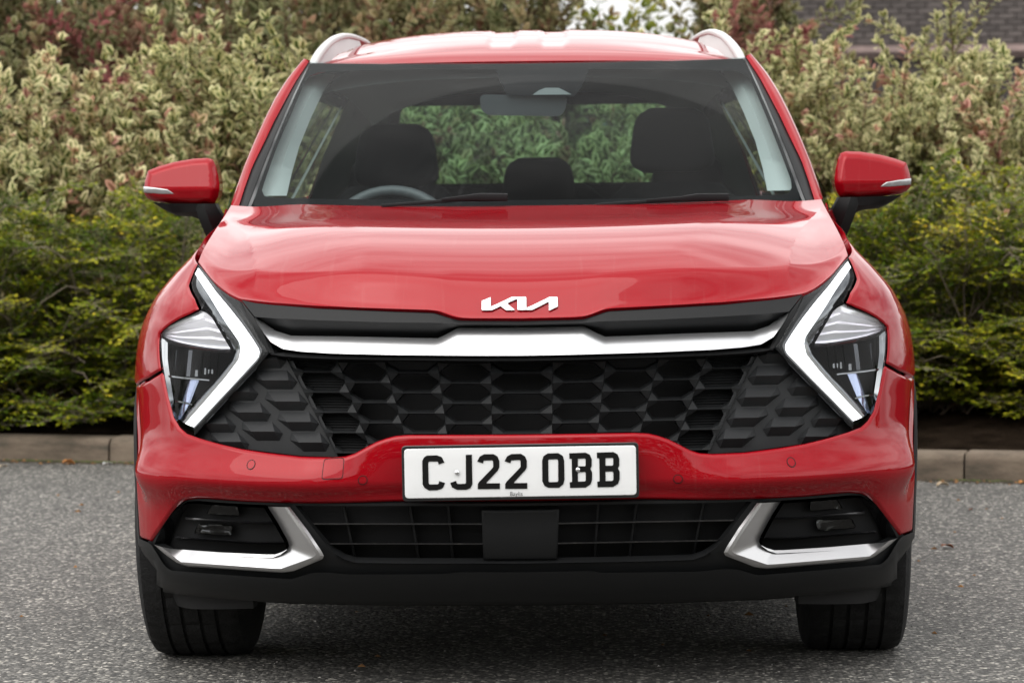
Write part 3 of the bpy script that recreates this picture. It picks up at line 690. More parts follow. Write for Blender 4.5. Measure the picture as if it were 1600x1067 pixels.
for xt, xb in ((640, 655), (536, 556), (700, 708)):
    rows = [[(xt-2, 790), (xb-2, 878)], [(xt-1.5, 790), (xb-1.5, 878)], [(xt+2, 790), (xb+2, 878)], [(xt+2.5, 790), (xb+2.5, 878)]]
    ladder('lower_stay', rows, [.085, .050, .050, .085], M_BLK, fascia, counts=(8,))
rad = SZ([(752.5, 797.5), (873.5, 796), (871, 875), (755, 875.5)], .018)
patch('radar_cover', rad, Sd(.018), M_BLK, fascia, grid=.04, thick=.05, fillet=.006, back=(0, .05, 0))

# fog lamp recesses
for sd in (1, -1):
    T = (lambda G: G) if sd == 1 else mirrorx
    fo = SZ(OPEN_F, .075); fog = patch('fog_recess', fo if sd == 1 else mir2(fo), Sd(.075), M_DRK, fascia, grid=.04, thick=.06, back=(0, -.06, 0))
    sidew = np.array([SP(resample([(241, 849), (258, 816), (275, 796), (297, 783)], 20), .013), SP(resample([(262, 856), (272, 828), (284, 804), (300, 784)], 20), .068)])
    grid_mesh('recess_side', T(sidew), M_GLB, fascia)
    for p, q in (([(289, 808), (340, 811.5), (400, 815.5), (431, 815)], .03), ([(273, 838.5), (340, 843), (400, 847), (451, 846.5)], .03)):
        A = np.array([SP(resample([(x, y+d) for x, y in p], 24), dd) for d, dd in ((-1.5, .075), (-1.2, .034), (.2, .03), (3.2, .036), (3.4, .075))])
        grid_mesh('fog_slat', T(A), M_GLB, fascia, ang=25)
    for poly in ([(333, 786), (370, 787), (374, 805), (322, 803)], [(309, 819), (364, 821), (361, 836.5), (303, 833)]):
        pz = SZ(rounded(poly, 3, 2), .055); pz = pz if sd == 1 else mir2(pz)
        lamp = patch('fog_lamp', pz, Sd(.066), M_CHRD, fascia, grid=.014, thick=.016, back=(0, -.014, 0), push=lambda s, z: .0012*np.sin(s*900)*np.sin(z*700))
        patch('fog_lens', pz, Sd(.054), M_SMOKE, fascia, grid=.03, thick=0)
    OUT = [[(240, 850), (258, 866), (278, 880), (292, 884.6), (441, 894.6), (459, 891.6)], [(459, 891.6), (480, 883), (504, 873), (506, 868)], [(506, 868), (502.5, 861), (481.5, 829.5), (462, 804), (453, 792)]]
    LPI = [[(252, 854), (270, 868), (282, 877.6), (300, 879), (425, 887.5), (439.5, 888)], [(439.5, 888), (465, 879), (492, 869), (494, 866)], [(494, 866), (478, 840), (455, 808), (444, 792)]]
    INN = [[(261, 856.6), (280, 858), (345, 862.7), (415, 866), (429, 866)], [(429, 866), (441, 862), (450, 857), (451.7, 853)], [(451.7, 853), (450, 845), (432.5, 813.7), (418, 791)]]
    ct = (26, 12, 26)
    Gt = np.array([SP(seg_resample(r, ct), d) for r, d in ((OUT, .03), (OUT, -.002), (sh(OUT, 0, 0), -.008), (LPI, -.010), (INN, .026))])
    Gt[2] = Gt[1]*.55+Gt[3]*.45+np.array([0, -.003, 0])
    grid_mesh('fog_trim', T(Gt), M_SIL2, car, ang=24)

# ---- number plate
PC = hitY(813.0, 737.2, -.006)
def plate_pt(px, py, off=0.0): return hitY(px, py, -.006-off)
plate = empty('number_plate'); plate.parent = car
def pl_local(x, z, y):  # plate metres -> car space, plate turned a touch
    a = R(.40); return np.array([PC[0]+x*math.cos(a)-z*math.sin(a), -.006+y-(z)*.04, PC[2]+x*math.sin(a)+z*math.cos(a)])
def plate_patch(name, w, h, rad, y0_, mat, thick):
    o = rounded([(-w, -h), (w, -h), (w, h), (-w, h)], rad, 4)
    return patch(name, o, lambda u, v: np.stack([pl_local(a, b, y0_) for a, b in zip(np.ravel(u), np.ravel(v))]), mat, plate, grid=.05, thick=thick, fillet=.0015, step=.02, back=(0, thick, 0))
plate_patch('plate_surround', .2655, .0625, .010, .002, M_GLB, .02)
plate_patch('plate_face', .2595, .0558, .009, -.001, M_WHT, .003)
def char(name, outer, holes=(), shift=(0, 0), org=(620, 690), k=8.0):
    f = lambda P: [tuple(c) for c in ((lambda p: (p[0], p[2]))(hitY(org[0]+(x+shift[0])/k, org[1]+(y+shift[1])/k, -.009)) for x, y in P)]
    patch(name, f(outer), lambda u, v: np.stack([u, np.full_like(u, -.0085)-(v-PC[2])*.04, v], -1), M_INK, plate, grid=.01, thick=.002, holes=[f(h) for h in holes], step=.01, back=(0, .003, 0))
C_ = [(375, 172), (500, 168), (560, 190), (595, 258), (522, 282), (518, 255), (505, 245), (405, 246), (392, 260), (398, 520), (410, 533), (512, 532), (525, 520), (527, 492), (602, 515), (580, 570), (555, 590), (500, 606), (400, 608), (345, 575), (322, 530), (318, 240), (340, 195)]
J_ = [(862, 162), (938, 160), (945, 530), (920, 580), (868, 600), (750, 600), (690, 570), (668, 515), (740, 488), (748, 515), (762, 527), (850, 526), (864, 515)]
T_ = [(1005, 245), (1035, 185), (1090, 155), (1210, 153), (1260, 185), (1282, 240), (1282, 320), (1265, 355), (1122, 510), (1125, 520), (1288, 518), (1288, 590), (1012, 592), (1012, 530), (1030, 500), (1190, 335), (1205, 315), (1203, 240), (1190, 230), (1090, 234), (1082, 245), (1078, 270)]
O_ = [(228, 250), (245, 190), (300, 152), (440, 148), (500, 185), (518, 250), (522, 500), (505, 560), (450, 605), (310, 605), (260, 580), (230, 520)]
OH = [(308, 240), (320, 230), (425, 228), (438, 240), (440, 515), (430, 528), (325, 532), (312, 520)]
B_ = [(585, 150), (800, 142), (855, 170), (880, 230), (880, 320), (862, 355), (885, 400), (885, 500), (865, 560), (800, 602), (595, 606), (590, 535), (622, 528), (617, 225), (587, 222)]
BH = [[(698, 222), (790, 218), (800, 230), (800, 310), (790, 322), (698, 322)], [(698, 400), (790, 396), (802, 410), (802, 510), (790, 522), (700, 525)]]
char('character', C_); char('character', J_); char('character', T_); char('character', T_, shift=(343, -3))
char('character', O_, [OH], org=(820, 690), k=8.42); char('character', B_, BH, org=(820, 690), k=8.42); char('character', B_, BH, shift=(363, -8), org=(820, 690), k=8.42)
M_TXT = pmat('plate_print', (.05, .05, .055), rough=.5)
def small_text(txt, px, py, size, mat, parent, Y=-.0082):
    cu = bpy.data.curves.new('t', 'FONT'); cu.body = txt; cu.size = size; ob = bpy.data.objects.new('t', cu); COL.objects.link(ob)
    dg = bpy.context.evaluated_depsgraph_get(); me = bpy.data.meshes.new_from_object(ob.evaluated_get(dg)); bpy.data.objects.remove(ob)
    me.name = 'maker_print'; me.materials.clear(); me.materials.append(mat)
    p = hitY(px, py, Y); o = bpy.data.objects.new('maker_print', me); o.matrix_basis = Matrix.Translation(p) @ Matrix.Rotation(R(-.4), 4, 'Y') @ Matrix.Rotation(R(90), 4, 'X'); link(o, parent)
small_text('Baylis', 796.5, 774.3, .0130, M_TXT, plate)
for px, py in ((714, 738), (903, 733.6)):
    bm = bmesh.new(); bmesh.ops.create_uvsphere(bm, u_segments=14, v_segments=8, radius=.0056); p = hitY(px, py, -.010)
    bmesh.ops.transform(bm, matrix=Matrix.Translation(p) @ Matrix.Diagonal((1, .6, 1, 1)), verts=bm.verts); bm_obj('plate_screw', bm, M_CHR, plate, ang=60)

# ---- windscreen
_wb = hitY(391, 327, 1.40); _wbm = hitY(823, 327, 1.13); _wt = hitY(486.5, 97, 2.02); _wtm = hitY(826, 98, 1.93)
def wind(u, w):
    u = np.asarray(u, float); w = np.asarray(w, float); q = np.abs(u)
    b = np.stack([u*-_wb[0], _wbm[1]+(_wb[1]-_wbm[1])*q**2.2, _wbm[2]+(_wb[2]-_wbm[2])*q**2.2], -1)
    t = np.stack([u*-_wt[0], _wtm[1]+(_wt[1]-_wtm[1])*q**2.2, _wtm[2]+(_wt[2]-_wtm[2])*q**2.2], -1)
    p = b*(1-w[..., None])+t*w[..., None]; k = .10*w*(1-w)
    return p+np.stack([0*k, -.5*k, .85*k], -1)
WU = np.linspace(-1, 1, 41); WW_ = np.linspace(-.03, 1, 21)
def wgrid(f, U, W): return np.array([f(U, np.full(len(U), w)) for w in W])
windscreen = grid_mesh('windscreen', wgrid(wind, WU, WW_), M_WIND, car, ang=180)
# dusty film outside the wiper sweep, as dirt on the glass
def dusty(m):
    N, L = nodes_of(m); o = [n for n in N if n.type == 'OUTPUT_MATERIAL'][0]; prev = o.inputs[0].links[0].from_socket
    tcn = N.new('ShaderNodeTexCoord'); sx = N.new('ShaderNodeMapping'); sx.inputs['Location'].default_value = (-.10, -1.2, -1.08)
    d = N.new('ShaderNodeBsdfDiffuse'); d.inputs[0].default_value = (.62, .63, .62, 1); mixs = N.new('ShaderNodeMixShader')
    # streaks along arcs round the wiper pivot
    sep = N.new('ShaderNodeSeparateXYZ'); L.new(tcn.outputs['Object'], sx.inputs[0]); L.new(sx.outputs[0], sep.inputs[0])
    ln = N.new('ShaderNodeVectorMath'); ln.operation = 'LENGTH'; L.new(sx.outputs[0], ln.inputs[0])
    at = N.new('ShaderNodeMath'); at.operation = 'ARCTAN2'; L.new(sep.outputs[0], at.inputs[0]); L.new(sep.outputs[2], at.inputs[1])
    cb = N.new('ShaderNodeCombineXYZ'); s1 = N.new('ShaderNodeMath'); s1.operation = 'MULTIPLY'; s1.inputs[1].default_value = 150; L.new(ln.outputs['Value'], s1.inputs[0]); L.new(s1.outputs[0], cb.inputs[0])
    s2 = N.new('ShaderNodeMath'); s2.operation = 'MULTIPLY'; s2.inputs[1].default_value = 2.6; L.new(at.outputs[0], s2.inputs[0]); L.new(s2.outputs[0], cb.inputs[1])
    nzz = N.new('ShaderNodeTexNoise'); nzz.inputs['Scale'].default_value = 1.0; nzz.inputs['Detail'].default_value = 5; L.new(cb.outputs[0], nzz.inputs['Vector'])
    rr = N.new('ShaderNodeMapRange'); rr.inputs['From Min'].default_value = .50; rr.inputs['From Max'].default_value = .85; rr.inputs['To Max'].default_value = .04; L.new(nzz.outputs[0], rr.inputs[0])
    n2 = N.new('ShaderNodeTexNoise'); n2.inputs['Scale'].default_value = 3.2; n2.inputs['Detail'].default_value = 2; L.new(tcn.outputs['Object'], n2.inputs['Vector'])
    r2 = N.new('ShaderNodeMapRange'); r2.inputs['From Min'].default_value = .48; r2.inputs['From Max'].default_value = .66; L.new(n2.outputs[0], r2.inputs[0])
    mm = N.new('ShaderNodeMath'); mm.operation = 'MULTIPLY'; L.new(rr.outputs[0], mm.inputs[0]); L.new(r2.outputs[0], mm.inputs[1])
    # dust beyond the swept radius
    sw = N.new('ShaderNodeMapRange'); sw.inputs['From Min'].default_value = .685; sw.inputs['From Max'].default_value = .70; sw.inputs['To Max'].default_value = .016; L.new(ln.outputs['Value'], sw.inputs[0])
    ad = N.new('ShaderNodeMath'); ad.operation = 'ADD'; L.new(mm.outputs[0], ad.inputs[0]); L.new(sw.outputs[0], ad.inputs[1])
    L.new(ad.outputs[0], mixs.inputs[0]); L.new(prev, mixs.inputs[1]); L.new(d.outputs[0], mixs.inputs[2]); L.new(mixs.outputs[0], o.inputs[0])
dusty(M_WIND)
# printed black border of the glass
CLEAR = [(409, 296), (412, 286), (432, 230), (456, 175), (477, 126), (484, 117), (497, 111.5), (560, 109), (660, 107.5), (774, 107), (780, 125), (792, 147), (897, 149.5), (908, 135), (921, 107), (1000, 107), (1100, 108), (1150, 110), (1166, 117), (1173, 125), (1205, 200), (1236, 280), (1237, 292), (1232, 300), (1222, 303), (824, 311), (430, 308), (413, 305)]
_cl = [tuple(newton(wind, x, y, (0, .5))) for x, y in CLEAR]
_cl = [(a, b) for a, b in _cl]
def wind_m(s, t): return wind(np.asarray(s)/.7, np.asarray(t)/.95)+np.array([0, .004, -.003])
patch('glass_border', [(-.7*.999, -.02), (.7*.999, -.02), (.7*.999, .95*.998), (-.7*.999, .95*.998)], wind_m, pmat('glass_border_black', (.012, .012, .013), rough=.9, spec=0.0), windscreen, grid=.04, thick=0, holes=[[(a*.7, b*.95) for a, b in _cl]], step=.03)
# cowl under the wipers
G = np.array([[hood(np.array([u*.98]), np.array([1.0]))[0]+np.array(o) for u in np.linspace(-1, 1, 31)] for o in ((0, -.02, -.03), (0, .05, -.035), (0, .30, -.03))])
grid_mesh('cowl', G, M_BLK, car)

# ---- pillars
GE = [(393, 323), (405, 295), (420, 256), (435, 215), (449, 181), (462, 149), (475, 121), (486, 98)]
BO = [(373.5, 325), (384, 292), (396, 259), (414, 223), (430, 189), (447, 157), (463, 128), (483.5, 97.5)]
RO = [(361, 321), (368, 298), (381, 262), (397, 222), (413, 187), (430, 153), (449, 124), (476, 92)]
n_ = len(GE); Yp = np.linspace(1.40, 2.02, n_)
ge = np.array([hitY(x, y, Y) for (x, y), Y in zip(GE, Yp)]); gm = np.array([hitY(x*.62+a*.38, y*.62+b*.38, Y-.006) for (x, y), (a, b), Y in zip(GE, BO, Yp)]); bo = np.array([hitY(x, y, Y+.012) for (x, y), Y in zip(BO, Yp)])
rm_ = np.array([hitY((x+a)/2-.8, (y+b)/2, Y+.022) for (x, y), (a, b), Y in zip(BO, RO, Yp)])
ro = np.array([hitY(x, y, Y+.07) for (x, y), Y in zip(RO, Yp)]); rb = ro+np.array([.025, .10, -.01])
sm = lambda A, n=24: resample(A, n)
for sd in (1, -1):
    T = (lambda G: G) if sd == 1 else mirrorx
    grid_mesh('pillar_seal', T(np.array([sm(ge)+np.array([.0, .02, 0]), sm(ge)+np.array([-.001, -.004, 0]), sm(ge)*.72+sm(bo)*.28+np.array([0, -.010, 0])])), M_GLB, car, ang=60)
    grid_mesh('pillar_moulding', T(np.array([sm(ge)*.70+sm(bo)*.30+np.array([0, .006, 0]), sm(ge)*.66+sm(bo)*.34+np.array([0, -.006, 0]), sm(ge)*.35+sm(bo)*.65+np.array([0, -.010, 0]), sm(bo)+np.array([0, 0, 0]), sm(bo)+np.array([0, .03, 0])])), M_BLK, car, ang=60)
    q = (sm(bo)*.5+sm(ro)*.5)+np.array([-.006, -.022, .004])
    grid_mesh('windscreen_pillar', T(np.array([sm(bo)+np.array([0, .02, 0]), sm(bo)+np.array([-.002, -.004, 0]), (sm(bo)*.78+sm(ro)*.22)+np.array([-.002, -.016, .003]), q, (sm(bo)*.2+sm(ro)*.8)+np.array([-.004, -.012, .003]), sm(ro), sm(rb)])), M_RED, car, ang=60)
    # inside trim of the pillar
    IN = [(448, 306), (456, 270), (468, 228), (486, 184), (506, 142), (524, 116)]; OU = [(400, 306), (412, 270), (428, 228), (446, 184), (464, 142), (478, 116)]
    Yi = np.linspace(1.46, 2.05, 6)
    a = np.array([hitY(x, y, Y) for (x, y), Y in zip(OU, Yi+.05)]); b = np.array([hitY(x, y, Y) for (x, y), Y in zip(IN, Yi+.09)]); m_ = np.array([hitY((x+p)/2+3, y, Y) for (x, y), (p, _), Y in zip(OU, IN, Yi+.035)])
    grid_mesh('pillar_trim', T(np.array([sm(a), sm(m_), sm(b), sm(b)+np.array([-.02, .08, 0])])), M_TRIM, car, ang=60)

# ---- roof
M_RAIL = pmat('roof_rail_silver', (.50, .50, .50), rough=.38, metal=.0, spec=.6)
zcR = Curve1([1.93, 1.98, 2.06, 2.2, 2.4, 2.65, 2.9, 3.3, 3.7, 4.0, 4.25], [_wtm[2]+.004, _wtm[2]+.024, _wtm[2]+.046, _wtm[2]+.073, 1.608, 1.628, 1.632, 1.622, 1.592, 1.55, 1.50])
XRF = -_wt[0]
xeR = Curve1([1.93, 2.3, 2.8, 3.4, 4.25], [XRF+.008, XRF+.006, XRF-.002, XRF-.015, XRF-.06])
def roof(u, w):
    u = np.asarray(u, float); w = np.asarray(w, float); q = np.abs(u); f0 = 1.932+(.09)*q**2.2; y = f0+w*(4.25-f0)
    x = u*xeR(y); d = (zcR(1.93+w*(4.25-1.93)))
    zed = d-(.012+.055*smooth(0, .12, w))*q**3.0-.012*smooth(.9, 1, q)
    rib = .006*smooth(.04, .12, w)*(1-smooth(.85, .95, w))*(smooth(.055, .075, q)-smooth(.165, .185, q))   # two pressed valleys beside the centre
    return np.stack([x, y, zed+.010*(1-smooth(0, .06, w))*0-rib], -1)
roof_o = surf_grid('roof', roof, np.linspace(-1, 1, 101), np.r_[np.linspace(0, .1, 14), np.linspace(.12, 1, 40)], M_RED, car, flange=.012)
# headliner
G = np.array([[roof(np.array([u*.97]), np.array([w]))[0]+np.array([0, .02, -.045-.03*abs(u)**3]) for u in np.linspace(-1, 1, 31)] for w in np.linspace(0.0, .96, 16)])
grid_mesh('headliner', G, M_LINER, car, flip=False)
for sd in (1, -1):
    T = (lambda G: G) if sd == 1 else mirrorx
    # cant rail from pillar to the tail
    ys = np.linspace(2.0, 4.25, 30); re_ = np.array([roof(np.array([-1.0]), np.array([(y-2.022)/(4.25-2.022)]))[0] for y in ys])
    o1 = re_+np.array([-.030, 0, -.018]); o2 = re_+np.array([-.052, 0, -.055]); o3 = re_+np.array([-.045, 0, -.085])
    grid_mesh('cant_rail', T(np.array([re_+np.array([.004, 0, -.004]), re_+np.array([-.012, 0, -.002]), o1, o2, o3])), M_RED, car, ang=60)
    # roof rail
    path = [(-.617, 2.03, 1.506), (-.606, 2.06, 1.534), (-.590, 2.11, 1.562), (-.574, 2.18, 1.584), (-.560, 2.28, 1.598), (-.548, 2.45, 1.609), (-.537, 2.8, 1.614), (-.53, 3.2, 1.612), (-.53, 3.6, 1.597), (-.53, 3.8, 1.58), (-.535, 3.9, 1.55)]
    P = resample([np.array(p) for p in path], 44); t = np.linspace(0, 1, 44)
    Ps = np.array([[Curve1(np.linspace(0, 1, len(path)), [p[k] for p in path])(v) for k in range(3)] for v in t]); Ps[:, 0] *= sd
    sweep('roof_rail', Ps, rounded([(-.015, -.010), (.015, -.010), (.011, .009), (-.011, .009)], .007, 3), M_RAIL, car, ang=50, up=(0, -.25, 1), scale=[1.0-.15*smooth(.1, .3, v) for v in t])
    A = np.array([[(-.592, 2.05, 1.49), (-.575, 2.11, 1.52), (-.555, 2.2, 1.545), (-.53, 2.45, 1.57), (-.52, 2.8, 1.58)], [(-.601, 2.055, 1.525), (-.584, 2.11, 1.558), (-.562, 2.2, 1.582), (-.541, 2.45, 1.603), (-.53, 2.8, 1.608)]])
    grid_mesh('rail_infill', T(A), M_RAIL, car)
    # side glass, belt and doors
    ys = np.linspace(1.62, 3.95, 30); tp = np.array([np.interp(y, [1.62, 2.02, 3.95], [1.22, 1.44, 1.40]) for y in ys])
    top = np.array([(-np.interp(y, [1.62, 2.02, 3.0, 3.95], [.775, .675, .665, .63]), y, z) for y, z in zip(ys, tp)])
    bot = np.array([(-float(xside(y, 1.075))+.012, y, 1.075) for y in ys])
    grid_mesh('side_window', T(np.array([bot, bot*.5+top*.5+np.array([-.012, 0, 0]), top])), M_SGLS, car, ang=180)
    fr = np.array([top, top+np.array([-.004, 0, .0]), np.array([re_[min(i, 29)]+np.array([-.045, 0, -.085]) for i in range(30)])])
    grid_mesh('window_frame', T(fr), M_GLB, car)
    for yc_, w_ in ((2.42, .09), (3.36, .09)):
        i0 = np.argmin(abs(ys-yc_)); pb = bot[i0]; pt = top[i0]
        grid_mesh('door_pillar', T(np.array([[pb+np.array([-.006, -w_/2, 0]), pt+np.array([-.006, -w_/2, 0])], [pb+np.array([-.01, 0, 0]), pt+np.array([-.01, 0, 0])], [pb+np.array([-.006, w_/2, 0]), pt+np.array([-.006, w_/2, 0])]])), M_GLB, car)
        grid_mesh('pillar_inner_trim', T(np.array([[pb+np.array([.045, -w_/2-.04, 0]), pt+np.array([.03, -w_/2-.03, 0])], [pb+np.array([.03, -w_/2+.02, 0]), pt+np.array([.02, -w_/2+.02, 0])]])), M_TRIM, car)
    sidef = lambda y, z, sd=sd: np.stack([-sd*xside(y, z), y, z], -1)
    RC = (3.555, .36)
    arcR = [(RC[0]+ARC_R*math.cos(a), RC[1]+ARC_R*math.sin(a)) for a in np.linspace(math.pi, 0, 30)]
    patch('door', [(1.292, .345), (2.36, .345), (2.36, 1.09), (1.62, 1.09), (1.292, 1.09)], sidef, M_RED, car, grid=.06, fillet=.006, thick=.02, ref=(-sd*9, 2, 1))
    i_ = [k for k, p in enumerate(arcR) if p[0] < 3.38 and p[1] < 1]
    patch('door', [(2.368, .345), (3.10, .345)]+[p for p in arcR if p[0] <= 3.34]+[(3.34, 1.09), (2.368, 1.09)], sidef, M_RED, car, grid=.06, fillet=.006, thick=.02, ref=(-sd*9, 2, 1))
    patch('quarter_panel', [(3.348, 1.09)]+[p for p in arcR if p[0] > 3.342]+[(4.1, .36), (4.42, .40), (4.44, 1.0), (4.40, 1.12)], sidef, M_RED, car, grid=.06, fillet=.006, thick=.02, ref=(-sd*9, 2, 1))
    patch('sill', [(1.29, .20), (3.13, .20), (3.12, .34), (1.29, .34)], lambda y, z, sd=sd: np.stack([-sd*(xside(y, z)+.004), y, z], -1), M_BLK, car, grid=.08, fillet=.01, thick=.03, ref=(-sd*9, 2, 1))
    G = []
    for r, off in ((ARC_R+.002, 0), (ARC_R, .01), (ARC_R-.045, .01), (ARC_R-.045, -.06)):
        G.append([(-float(xside(y, max(z, .2)))-off, y, z) for y, z in [(RC[0]+r*math.cos(a), RC[1]+r*math.sin(a)) for a in np.linspace(-.3, math.pi+.3, 40)]])
    grid_mesh('wheel_arch_moulding', T(np.array(G)), M_BLK, car)
    G = [[(-x, RC[0]+(ARC_R-.03)*math.cos(a), RC[1]+(ARC_R-.03)*math.sin(a)) for a in np.linspace(-.4, math.pi+.4, 30)] for x in (.86, .5)]
    grid_mesh('arch_liner', T(np.array(G)), M_DRK, car)
    # upper rear quarter closing between side glass and tailgate
    A = np.array([[(-.80, 3.97, 1.08), (-.74, 4.02, 1.25), (-.655, 4.05, 1.41)], [(-.79, 4.25, 1.09), (-.72, 4.22, 1.25), (-.64, 4.18, 1.42)], [(-.60, 4.42, 1.10), (-.58, 4.33, 1.26), (-.54, 4.22, 1.45)]])
    grid_mesh('rear_pillar', T(A), M_RED, car, ang=60)
    A = np.array([[(-.86, 4.30, .95), (-.85, 4.28, 1.06)], [(-.80, 4.46, .95), (-.79, 4.44, 1.06)], [(-.45, 4.50, .97), (-.45, 4.48, 1.05)]])
    grid_mesh('tail_lamp', T(A), M_TAIL, car)
# tailgate
grid_mesh('tailgate', np.array([[(x, 4.45-.10*(x/.86)**2+dy, z) for x in np.linspace(-.87, .87, 21)] for z, dy in ((.36, -.03), (.5, .03), (.8, .04), (.95, .03), (1.10, -.02))]), M_RED, car, flip=True, ang=60)
rw = np.array([[(x, 4.42-.2*w-.05*(x/.6)**2, 1.11+.35*w) for x in np.linspace(-.60+.05*w, .60-.05*w, 13)] for w in np.linspace(0, 1, 5)])
grid_mesh('rear_window', rw, M_RGLS, car, ang=180)
rwb = patch('rear_window_border', [(-.62, 0), (.62, 0), (.57, 1.1), (-.57, 1.1)], lambda s, t: np.stack([s, 4.405-.2*t-.05*(s/.6)**2, 1.11+.35*t], -1), M_GLB, car, grid=.08, thick=0, holes=[rounded([(-.52, .10), (.52, .10), (.47, .90), (-.47, .90)], .06)])
grid_mesh('tail_spoiler', np.array([[(x, y-.06*(x/.6)**2, z) for x in np.linspace(-.56, .56, 15)] for y, z in ((4.16, 1.515), (4.30, 1.50), (4.36, 1.475), (4.30, 1.46), (4.2, 1.46))]), M_RED, car, flip=False)

# linings inside the cabin
for sd in (1, -1):
    T = (lambda G: G) if sd == 1 else mirrorx
    ys = np.linspace(2.0, 4.15, 20); e_ = np.array([roof(np.array([-1.0]), np.array([(y-2.022)/(4.25-2.022)]))[0] for y in ys])
    grid_mesh('cant_rail_lining', T(np.array([e_+np.array([.05, 0, -.05]), e_+np.array([.015, 0, -.075]), e_+np.array([-.005, 0, -.10])])), M_LINER, car, ang=60)
    grid_mesh('rear_side_lining', T(np.array([[(-.755, 3.45, 1.06), (-.70, 3.50, 1.25), (-.62, 3.60, 1.44)], [(-.72, 3.95, 1.06), (-.68, 3.95, 1.25), (-.60, 3.98, 1.46)], [(-.56, 4.32, 1.08), (-.53, 4.27, 1.25), (-.50, 4.16, 1.47)]])), M_CABIN, car, ang=60)
grid_mesh('tailgate_lining', np.array([[(x, 4.33, z) for x in np.linspace(-.8, .8, 5)] for z in (.5, .8, 1.13)]), M_CABIN, car)

# ---- wheels
def lathe_x(prof, n=96):
    "profile [(x, r)] turned about the x axis"
    P = np.array(prof, float); A = np.linspace(0, 2*math.pi, n, endpoint=False)
    return np.array([[(x, r*math.cos(a), r*math.sin(a)) for a in A] for x, r in P])
def tyre_profile(w=.262, Rr=.362):
    h = w/2; pts = [(-h+.02, .232), (-h+.002, .262), (-h, .295), (-h+.004, .325), (-h+.009, .342), (-h+.018, Rr-.008), (-h+.034, Rr-.002)]
    for gx in (-.062, -.022, .022, .062):
        pts += [(gx-.0045, Rr), (gx-.0038, Rr-.008), (gx+.0038, Rr-.008), (gx+.0045, Rr)]
    pts += [(-a, b) for a, b in pts[:7][::-1]]
    return pts
TP = tyre_profile()
def wheel(cx, cy, sd, turn=0.0):
    wh = empty('wheel', (cx, cy, .3585)); wh.parent = car; wh.rotation_euler = (0, 0, turn)
    if not hasattr(wheel, 't'):
        Gt = lathe_x(TP, 192)
        for k in range(192):          # lateral cuts across the shoulder and middle ribs, and the flattened contact patch
            cut = .0045 if k % 4 == 0 else 0.0
            for i, (x_, r_) in enumerate(TP):
                if r_ > .357 and (abs(x_) > .068 or (k % 8 == 0 and abs(x_) < .06)):
                    f_ = (r_-cut)/r_; Gt[i, k, 1:] *= f_
        Gt[..., 2] = np.maximum(Gt[..., 2], -.3585)
        o = grid_mesh('tyre', Gt, M_RUB, wh, ang=30, close_u=True, flip=False); wheel.t = o.data
        # lateral sipes cut as thin dark bars would be lost: bump carries the fine tread
        bm = bmesh.new()
        for a in np.linspace(0, 2*math.pi, 10, endpoint=False):
            rot = Matrix.Rotation(a, 3, 'X'); c = rot @ Vector((.075, 0, .135)); bm_box(bm, c, (.03, .042, .20), rot, bev=.006)
        r = bmesh.ops.create_cone(bm, cap_ends=True, segments=28, radius1=.06, radius2=.05, depth=.05); bmesh.ops.transform(bm, matrix=Matrix.Translation((.075, 0, 0)) @ Matrix.Rotation(R(90), 4, 'Y'), verts=r['verts'])
        me_o = bm_obj('rim', bm, M_SIL2, wh); wheel.r = me_o.data
        o2 = grid_mesh('rim_barrel', lathe_x([(-.10, .236), (.095, .236), (.10, .228), (.085, .222), (-.02, .20), (-.05, .06), (-.05, .01)]), M_CHRD, wh, close_u=True, flip=False); wheel.b = o2.data
        if sd < 0: wh.rotation_euler = (0, 0, math.pi+turn)
    else:
        for nm, me in (('tyre', wheel.t), ('rim', wheel.r), ('rim_barrel', wheel.b)): link(bpy.data.objects.new(nm, me), wh)
        if sd < 0: wh.rotation_euler = (0, 0, math.pi+turn)
for sd in (-1, 1):
    wheel(sd*.812, .87, sd, R(-1.5)); wheel(sd*.79, 3.555, sd)

